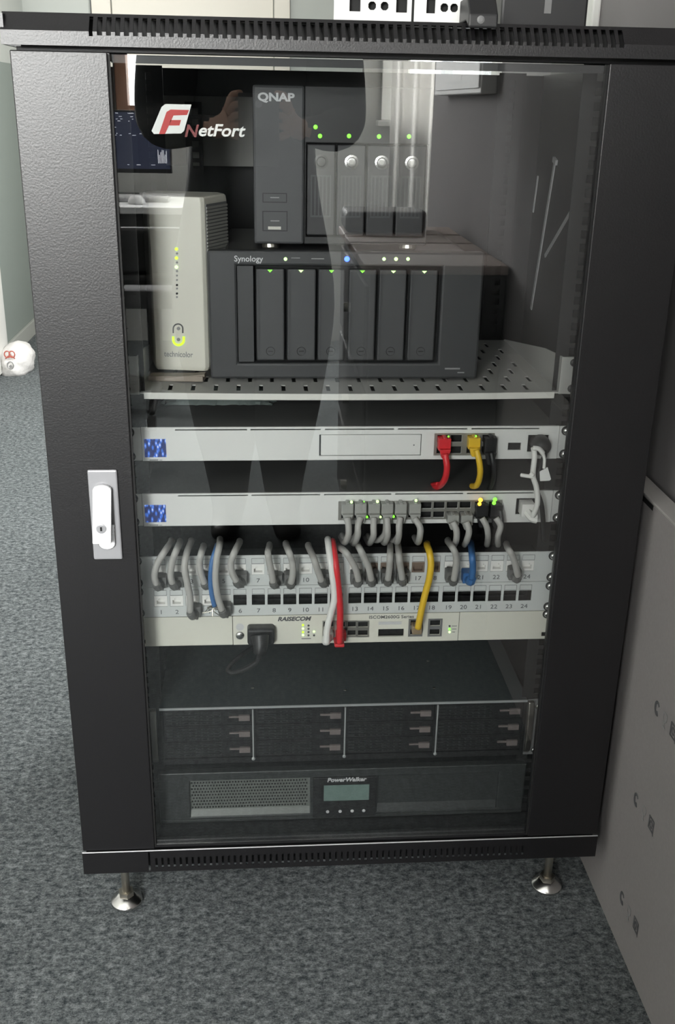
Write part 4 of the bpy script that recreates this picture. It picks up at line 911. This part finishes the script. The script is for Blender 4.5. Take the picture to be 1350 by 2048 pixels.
# ------------------------------------------------------------------ things on top of the cabinet
def bracket(label, px0, px1, py1, Y):
    a, b = atY(px0, 5, Y), atY(px1, 5, Y); zt = 1.2515; z0 = 1.2126
    w = b.x-a.x; zc = 1.2300
    hs = [(a.x+w*0.20, a.x+w*0.34, zc-0.006, zc+0.010), (a.x+w*0.80, a.x+w*0.94, zc-0.006, zc+0.010)]
    for f in (0.49, 0.65):
        cx = a.x+w*f
        hs += [(cx-0.0042, cx+0.0042, zc-0.0022, zc+0.0022), (cx-0.0022, cx+0.0022, zc-0.0042, zc+0.0042), (cx-0.0034, cx+0.0034, zc-0.0034, zc+0.0034)]
    r = thing('steel_bracket', (a.x+w/2, Y+0.02, z0), label, 'bracket', 'white steel brackets')
    obj('front', MB().face(a.x, b.x, z0, zt, Y, 0.0015, hs), M['logo_white'], r, bevel=0.0005)
    obj('flange', MB().box(a.x, b.x, Y+0.0016, Y+0.045, z0, z0+0.0015), M['logo_white'], r)
    obj('dark_core', MB().box(a.x+0.003, b.x-0.003, Y+0.012, Y+0.043, z0+0.0016, zt-0.002), M['void'], r)
bracket('white steel bracket with square holes, left of two on the cabinet top', 668, 824, 28, 0.06)
bracket('white steel bracket with square holes, right of two on the cabinet top', 829, 952, 28, 0.06)
a, b = atY(1003, 20, 0.10), atY(1176, 20, 0.10)
bx_ = thing('equipment_case', ((a.x+b.x)/2, 0.15, 1.2126), 'black equipment case on top of the cabinet beside the brackets', 'case')
obj('case', MB().box(a.x, b.x, 0.10, 0.26, 1.2130, 1.33), M['black'], bx_, bevel=0.003)
obj('badge', MB().box(a.x+0.050, a.x+0.058, 0.0992, 0.1002, 1.230, 1.246), M['greyplastic'], bx_)
obj('foot', MB().box(a.x+0.01, a.x+0.03, 0.11, 0.13, 1.2126, 1.2132).box(b.x-0.03, b.x-0.01, 0.22, 0.24, 1.2126, 1.2132), M['black'], bx_)
a, b = atY(922, 40, 0.0), atY(1006, 40, 0.0)
ck = thing('cable_clip', ((a.x+b.x)/2, 0.02, 1.2126), 'black clip hooked over the front edge of the cabinet top', 'clip')
obj('clip_body', MB().prism([(0.045, 1.2128), (0.045, 1.236), (0.004, 1.236), (-0.013, 1.2190), (-0.0135, 1.2060), (-0.0115, 1.2055), (0.0040, 1.2128)], a.x+0.006, b.x-0.008, 'yz'), M['black'], ck, bevel=0.002)
obj('clip_screw', MB().lathe(((a.x+b.x)/2-0.004, -0.0128, 1.2135), [(0.0042, 0.002), (0.004, -0.001), (0.002, -0.0016)], 12, 'y'), M['greyplastic'], ck)

# ------------------------------------------------------------------ flat carton leaning at the right
ct = thing('flat_carton', (0.405, -0.1, 0), 'flat pale cardboard carton standing between cabinet and right wall', 'carton')
CX = 0.3935
obj('carton', MB().box(CX, 0.4195, -0.85, 0.30, 0.0005, 0.652), M['card'], ct, bevel=0.003)
obj('flap', MB().box(CX-0.0012, 0.4195, -0.85, 0.30, 0.6522, 0.656), M['cardedge'], ct, bevel=0.001)
obj('slit_shade', MB().box(CX-0.0006, CX+0.002, 0.012, 0.17, 0.6435, 0.6500), M['void'], ct)  # black strip paints the shade in the slit under the flap
def mark(px, py, kind):
    p = atX(px, py, CX); s = 0.0125; mb = MB(); X = CX-0.0006
    def P(a, b): return (X, p.y-a*s, p.z+b*s)
    if kind == 0:
        mb.tube([P(0.5*math.cos(t), 0.62*math.sin(t)) for t in [0.6+k*0.48 for k in range(11)]], 0.0030, 6, 2, (0.6, 1.2))
    elif kind == 1:
        mb.tube([P(-0.4, 0.7), P(0.4, 0.7), P(0.4, 0), P(0, -0.3), P(0, -0.8), P(0.35, -0.9), P(-0.35, -0.9), P(0, -0.8), P(0, -0.3), P(-0.4, 0), P(-0.4, 0.7)], 0.0011, 5, 2)
    else:
        mb.tube([P(-0.6, 0.7), P(0.6, 0.7), P(0.6, -0.7), P(-0.6, -0.7), P(-0.6, 0.7)], 0.0021, 6, 1)
        mb.tube([P(0.3*math.cos(t), 0.35*math.sin(t)) for t in [k*0.7 for k in range(9)]], 0.0017, 6, 2)
        mb.tube([P(0.6, -0.7), P(0.75, -0.95)], 0.0012, 6, 2)
    mb.v = [(X+(v[0]-X)*0.15, v[1], v[2]) for v in mb.v]
    obj('printed_mark', mb, M['ink'] if kind != 1 else M['inkgrey'], ct)
for t in (((1315, 1416), (1330, 1440), (1347, 1463)), ((1273, 1599), (1288, 1625), (1303, 1649)), ((1245, 1796), (1258, 1826), (1272, 1851))):
    for k, q in enumerate(t): mark(q[0], q[1], k)

# ------------------------------------------------------------------ shopping bag by the left wall
bg = thing('shopping_bag', (-1.195, 3.36, 0), 'white plastic shopping bag lying by the left wall', 'bag')
mb = MB(); NB, NL = 26, 12; vs = []; rb = random.Random(9)
for l in range(NL+1):
    t = l/NL; z = 0.135*t; k = (1-t**3.2)**0.5 if t < 1 else 0.0; k = max(k, 0.10)*(0.92+0.12*math.sin(t*3))
    for i in range(NB):
        a = 2*math.pi*i/NB; w = 1+0.05*math.sin(5*a+l)+rb.uniform(-0.03, 0.03)
        vs.append((-1.205+0.085*k*w*math.cos(a)*0.9+0.02*t, 3.37+0.11*k*w*math.sin(a), z))
mb.add(vs, [(l*NB+i, l*NB+(i+1) % NB, (l+1)*NB+(i+1) % NB, (l+1)*NB+i) for l in range(NL) for i in range(NB)]+[tuple(range(NB-1, -1, -1)), tuple(range(NL*NB, (NL+1)*NB))])
mb.v = [(max(x, XL+0.018), y, z) for x, y, z in mb.v]
obj('bag', mb, M['bagwhite'], bg, smooth=True)
pr = MB(); cx, cz = -1.200, 0.100
for s in (-1, 1): pr.tube([(cx+s*0.010+0.012*math.cos(t), 3.262+0.05*(cz-0.12), cz+0.014*math.sin(t)) for t in [k*0.7 for k in range(10)]], 0.0028, 6, 2)
pr.tube([(cx-0.02, 3.265, cz-0.02), (cx, 3.262, cz-0.005), (cx+0.02, 3.265, cz-0.02)], 0.0026, 6, 3)
obj('print', pr, M['printred'], bg)
pr2 = MB().tube([(cx+0.013*math.cos(t), 3.2575, 0.052+0.016*math.sin(t)) for t in [k*0.7 for k in range(10)]], 0.0024, 6, 2)
pr2.lathe((cx, 3.2570, 0.047), [(0.007, 0.002), (0.006, -0.002)], 10, 'y')
obj('heart_print', pr2, M['inkgrey'], bg)
# ------------------------------------------------------------------ the room behind the camera, seen in the glass
ds = thing('office_desk', (-1.0, -3.5, 0), 'white topped desk under the window, reflected in the glass', 'desk')
obj('desk_top', MB().box(-1.75, -0.30, -3.86, -3.14, 0.703, 0.73), M['deskwhite'], ds, bevel=0.003)
obj('desk_panel', MB().box(-1.70, -0.35, -3.80, -3.78, 0.25, 0.702), M['deskdark'], ds)
obj('desk_apron', MB().box(-1.72, -0.33, -3.20, -3.18, 0.62, 0.702), M['deskdark'], ds)
for x in (-1.70, -0.36):
    obj('leg', MB().box(x-0.025, x+0.025, -3.80, -3.75, 0, 0.702).box(x-0.025, x+0.025, -3.25, -3.20, 0, 0.702), M['deskdark'], ds)
mo = thing('monitor', (-0.80, -3.66, 0.73), 'black desktop monitor showing a dark editor window', 'monitor')
mx0, mx1, mz0, mz1, my = -1.06, -0.50, 0.832, 1.092, -3.62
obj('casing', MB().box(mx0, mx1, my-0.03, my-0.001, mz0, mz1), M['black'], mo, bevel=0.003)
scn = obj('screen', MB().box(mx0+0.008, mx1-0.008, my-0.0009, my+0.0006, mz0+0.018, mz1-0.008), M['ui'], mo)
tx = MB(); rt = random.Random(11)
for z, n_, w0 in ((1.078, 4, 0.02), (1.064, 9, 0.012), (1.054, 10, 0.008), (1.046, 6, 0.008), (1.02, 3, 0.03), (0.995, 5, 0.012), (0.988, 6, 0.010), (0.866, 8, 0.014)):
    x = mx0+0.02
    for k in range(n_*2):
        w = w0*rt.uniform(0.5, 1.6)
        if x+w > mx1-0.02: break
        tx.box(x, x+w, my+0.0007, my+0.0010, z, z+0.0026); x += w+rt.uniform(0.008, 0.05)
for k in range(7): tx.box(-0.56+k*0.006, -0.557+k*0.006, my+0.0007, my+0.001, 0.875, 0.875+rt.uniform(0.02, 0.06))
obj('screen_text', tx, M['uitext'], scn)
obj('stand', MB().box(-0.81, -0.75, my-0.05, my-0.03, 0.735, 0.95).box(-0.90, -0.66, my-0.10, my+0.06, 0.7305, 0.742), M['black'], mo, bevel=0.003)
kb = thing('keyboard', (-0.75, -3.42, 0.73), 'pale grey keyboard on the reflected desk', 'keyboard')
obj('keyboard_base', MB().box(-0.98, -0.50, -3.49, -3.36, 0.7305, 0.745), M['key'], kb, bevel=0.003)
ks = MB()
for r in range(5):
    for k in range(16): ks.box(-0.97+k*0.029, -0.945+k*0.029, -3.483+r*0.024, -3.463+r*0.024, 0.7455, 0.753)
obj('keys', ks, M['deskwhite'], kb, kind='stuff')
me_ = obj('computer_mouse', MB().lathe((-0.625, -3.28, 0.7305), [(0.034, 0), (0.036, 0.010), (0.030, 0.024), (0.016, 0.033), (0.004, 0.035)], 20), M['deskwhite'], smooth=True, label='white computer mouse beside the grey keyboard on the desk', cat='mouse')
ch = thing('office_chair', (-0.52, -2.75, 0), 'black office chair with a looped armrest, reflected in the glass', 'chair')
obj('seat', MB().box(-0.76, -0.28, -2.98, -2.52, 0.43, 0.50), M['chairseat'], ch, bevel=0.03, seg=3)
for s in (-1, 1):
    x = -0.52+s*0.27
    obj('armrest', MB().tube([(x-s*0.06, -2.75, 0.46), (x, -2.72, 0.46), (x+s*0.01, -2.62, 0.56), (x, -2.56, 0.66), (x, -2.64, 0.672), (x, -2.80, 0.668), (x, -2.90, 0.64), (x, -2.84, 0.52), (x-s*0.02, -2.78, 0.46)], 0.016, 10), M['chairblack'], ch, smooth=True)
obj('backrest', MB().box(-0.74, -0.30, -2.56, -2.50, 0.52, 0.56).box(-0.72, -0.32, -2.55, -2.505, 0.56, 0.72), M['chairblack'], ch, bevel=0.02, seg=3)
obj('gas_lift', MB().cyl((-0.52, -2.75, 0.08), (-0.52, -2.75, 0.44), 0.028, 14), M['chairblack'], ch)
for k in range(5):
    a = 2*math.pi*k/5+0.3; ex, ey = -0.52+0.30*math.cos(a), -2.75+0.30*math.sin(a)
    l = obj('base_leg', MB().tube([(-0.52, -2.75, 0.10), ((ex-0.52)/2, (ey-2.75)/2, 0.085), (ex, ey, 0.07)], 0.022, 8, 4, (1, 0.6)), M['chairblack'], ch, smooth=True)
    obj('castor', MB().cyl((ex-0.015*math.sin(a), ey+0.015*math.cos(a), 0.028), (ex+0.015*math.sin(a), ey-0.015*math.cos(a), 0.028), 0.028, 14), M['chairblack'], l)
# curtain beside the window wall
mb = MB(); NC = 60; vs = []
for i in range(NC+1):
    u = i/NC; x = 0.49+0.27*u; y = -3.80+0.028*math.sin(u*math.pi*7.0)
    for z in (0.06, 2.42): vs.append((x, y, z))
    for z in (2.42, 0.06): vs.append((x, y+0.002, z))
mb.add(vs, [(i*4+a, i*4+4+a, i*4+4+b, i*4+b) for i in range(NC) for a, b in ((0, 1), (1, 2), (2, 3), (3, 0))]+[(0, 1, 2, 3), (NC*4+3, NC*4+2, NC*4+1, NC*4)])
cu_ = thing('curtain', (0.62, -3.8, 0.06), 'bright white full-length curtain reflected as a pale upright band', 'curtain')
obj('curtain_cloth', mb, M['curtain'], cu_, smooth=True)
obj('curtain_rod', MB().cyl((0.40, -3.80, 2.43), (1.10, -3.80, 2.43), 0.012, 12).box(1.0, 1.02, -3.99, -3.80, 2.42, 2.44).box(0.44, 0.46, -3.99, -3.80, 2.42, 2.44), M['steel'], cu_)
# wall box
wb = thing('wall_box', (0.41, -1.62, 1.155), 'pale shallow wall box with a sticker, reflected at the top of the glass', 'wall box')
obj('casing', MB().box(0.392, XR-0.0005, -1.95, -1.29, 1.158, 1.60), M['box'], wb, bevel=0.003)
obj('cover', MB().box(0.388, 0.3918, -1.90, -1.30, 1.170, 1.59), M['box'], wb, bevel=0.001)
obj('sticker', MB().prism([(-1.58, 1.185), (-1.52, 1.19), (-1.50, 1.215), (-1.55, 1.225), (-1.585, 1.21)], 0.3872, 0.3879, 'yz'), M['logo_white'], wb)
# low slatted table at the right wall with a black bag on it
tb = thing('low_chest', (0.27, -1.4, 0), 'dark low chest with a pinkish slatted top, reflected over the storage box', 'chest')
for y0, y1 in ((-1.78, -1.60), (-1.58, -1.42), (-1.40, -1.22), (-1.20, -1.02)):
    obj('slat', MB().box(0.11, 0.424, y0, y1, 0.79, 0.81), M['tablewood'], tb, bevel=0.003)
obj('carcass', MB().box(0.125, 0.424, -1.765, -1.035, 0.03, 0.7895), M['deskdark'], tb, bevel=0.004)
for k in range(3):
    d_ = obj('drawer', MB().box(0.115, 0.1245, -1.75, -1.05, 0.06+k*0.24, 0.28+k*0.24), M['deskdark'], tb, bevel=0.003)
    obj('knob', MB().cyl((0.1145, -1.4, 0.17+k*0.24), (0.098, -1.4, 0.17+k*0.24), 0.012, 12), M['steel'], d_)
for x in (0.15, 0.40):
    for y in (-1.74, -1.06): obj('leg', MB().box(x-0.02, x+0.02, y-0.02, y+0.02, 0, 0.0295), M['deskdark'], tb)
obj('laptop_sleeve', MB().prism([(0.115, -1.775), (0.30, -1.775), (0.325, -1.76), (0.34, -1.72), (0.34, -1.66), (0.325, -1.625), (0.30, -1.61), (0.115, -1.61)][::-1], 0.8105, 0.865, 'xy'), M['black'], bevel=0.012, seg=3,
    label='black soft sleeve lying on the slatted chest, reflected in the glass', cat='laptop sleeve')

# ------------------------------------------------------------------ the person taking the picture
def skin_mesh(name, verts, edges, radii, root=0, sub=2):
    me = bpy.data.meshes.new(name); me.from_pydata(verts, edges, [])
    o = bpy.data.objects.new(name, me); COL.objects.link(o)
    m = o.modifiers.new('skin', 'SKIN'); m.use_smooth_shade = True; m.branch_smoothing = 0.6
    lay = me.skin_vertices[0].data if me.skin_vertices else None
    for i, r in enumerate(radii):
        me.skin_vertices[0].data[i].radius = r if isinstance(r, tuple) else (r, r)
    me.skin_vertices[0].data[root].use_root = True
    s = o.modifiers.new('sub', 'SUBSURF'); s.levels = sub; s.render_levels = sub
    bpy.context.view_layer.update()
    ev = o.evaluated_get(bpy.context.evaluated_depsgraph_get()); out = bpy.data.meshes.new_from_object(ev)
    bpy.data.objects.remove(o); bpy.data.meshes.remove(me); return out
V, Ed, Rd = [], [], []
def node(p, r, parent=None):
    V.append(tuple(p)); Rd.append(r)
    if parent is not None: Ed.append((parent, len(V)-1))
    return len(V)-1
PX, PY = -0.132, -1.56
pel = node((PX, PY, 0.93), (0.265, 0.150))
wai = node((PX, PY-0.01, 1.06), (0.225, 0.135), pel)
che = node((PX, PY-0.02, 1.25), (0.215, 0.135), wai)
sho = node((PX, PY-0.02, 1.40), (0.15, 0.105), che)
nec = node((PX, PY+0.01, 1.49), 0.055, sho)
jaw = node((PX, PY+0.035, 1.56), (0.062, 0.075), nec)
hed = node((PX, PY+0.03, 1.64), (0.078, 0.095), jaw)
crn = node((PX, PY+0.015, 1.71), (0.060, 0.072), hed)
PH = Vector((CAM.x, CAM.y-0.016, CAM.z))
for s in (-1, 1):
    hip = node((PX+s*0.100, PY, 0.86), 0.150, pel)
    th = node((PX+s*0.100, PY+0.01, 0.68), 0.145, hip)
    kn = node((PX+s*0.088, PY+0.02, 0.49), 0.120, th)
    cf = node((PX+s*0.080, PY, 0.30), 0.102, kn)
    an = node((PX+s*0.076, PY-0.01, 0.095), 0.068, cf)
    he = node((PX+s*0.078, PY-0.03, 0.042), 0.038, an)
    ba = node((PX+s*0.085, PY+0.10, 0.036), (0.044, 0.030), an)
    to = node((PX+s*0.090, PY+0.17, 0.030), (0.038, 0.024), ba)
    sh_ = node((PX+s*0.205, PY-0.01, 1.35), 0.085, sho)
    ua = node((PX+s*0.190, PY+0.02, 1.22), 0.098, sh_)
    el = node((PX+s*0.225+(0.005 if s > 0 else -0.005), PY+0.06, 1.085), 0.066, ua)
    fo = node((PX+s*0.18, PY+0.20, 1.075), 0.046, el)
    wr = node((PH.x+s*0.085, PH.y-0.085, PH.z-0.045), 0.028, fo)
    pa_ = node((PH.x+s*0.072, PH.y-0.040, PH.z-0.030), (0.030, 0.020), wr)
    kx = PH.x+s*0.060
    for k in range(4):
        z = PH.z+0.028-k*0.022; ln = (0.9, 1.0, 0.95, 0.75)[k]
        b0 = node((kx, PH.y-0.028, z-0.004), 0.0095, pa_)
        b1 = node((kx-s*0.006, PH.y-0.0215, z), 0.0085, b0)
        b2 = node((kx-s*(0.012+0.016*ln), PH.y-0.0215, z+0.003), 0.0075, b1)
    t0 = node((PH.x+s*0.066, PH.y-0.030, PH.z-0.052), 0.011, pa_)
    t1 = node((PH.x+s*0.048, PH.y-0.026, PH.z-0.060), 0.0095, t0)
    t2 = node((PH.x+s*0.026, PH.y-0.023, PH.z-0.058), 0.008, t1)
bm_ = skin_mesh('person', V, Ed, Rd, 0, 2)
for m in ('cloth', 'trouser', 'skin', 'black'): bm_.materials.append(M[m])
for p in bm_.polygons:
    c_ = p.center; p.use_smooth = True
    if c_.z > 1.47: p.material_index = 2
    elif c_.y > PH.y-0.075: p.material_index = 2 if c_.z > 0.6 else 3
    elif c_.z < 0.10: p.material_index = 3
    elif c_.z < 0.90: p.material_index = 1
    else: p.material_index = 0
off = Vector((PX, PY, 0)); bm_.transform(Matrix.Translation(-off))
zmin = min(v.co.z for v in bm_.vertices); bm_.transform(Matrix.Translation((0, 0, -zmin)))
zs = -zmin
pe = bpy.data.objects.new('person', bm_); COL.objects.link(pe); pe.location = off; ORG[pe.name] = off.copy()
_props(pe, 'person in dark jacket and trousers holding up a phone, reflected in the glass', 'person', None, None)
hr = MB().lathe((PX, PY+0.012, 1.60+zs), [(0.083, 0.0), (0.097, 0.05), (0.096, 0.10), (0.078, 0.145), (0.040, 0.172), (0.008, 0.178)], 24)
hr.v = [(x, PY+0.012+(y-PY-0.012)*1.10-(0.022 if z < 1.68 else 0.004), z) for x, y, z in hr.v]
obj('hair', hr, M['hair'], pe, smooth=True)
fy = PY+0.03+0.098
fc = MB()
for s in (-1, 1): fc.lathe((PX+s*0.030, fy-0.010, 1.628+zs), [(0.006, -0.002), (0.008, 0.003), (0.005, 0.007), (0.001, 0.008)], 10, 'y')
obj('eyes', fc, M['brown'], pe, smooth=True)
obj('nose', MB().prism([(fy-0.02, 1.63+zs), (fy+0.018, 1.592+zs), (fy-0.01, 1.585+zs)], PX-0.012, PX+0.012, 'yz'), M['skin'], pe, bevel=0.006, seg=3)
obj('mouth', MB().box(PX-0.022, PX+0.022, fy-0.04, fy-0.012, 1.560+zs, 1.568+zs), mat('lips', (0.36, 0.15, 0.12), 0.5), pe, bevel=0.003)
for s in (-1, 1): obj('ear', MB().lathe((PX+s*0.080, PY+0.03, 1.62+zs), [(0.006, -0.012), (0.020, -0.006), (0.024, 0.0), (0.014, 0.008)], 10, 'y'), M['skin'], pe, smooth=True)
ph_ = thing('phone', (PH.x, PH.y-0.005, PH.z-0.06), 'black phone held up in both hands, reflected in the glass', 'phone')
obj('phone_body', MB().box(PH.x-0.045, PH.x+0.045, PH.y-0.0115, PH.y-0.003, PH.z-0.130, PH.z+0.022), M['black'], ph_, bevel=0.003)
obj('lens_ring', MB().lathe((PH.x, PH.y-0.003, PH.z), [(0.008, 0.0), (0.008, 0.0012), (0.006, 0.0016)], 18, 'y'), M['greyplastic'], ph_)
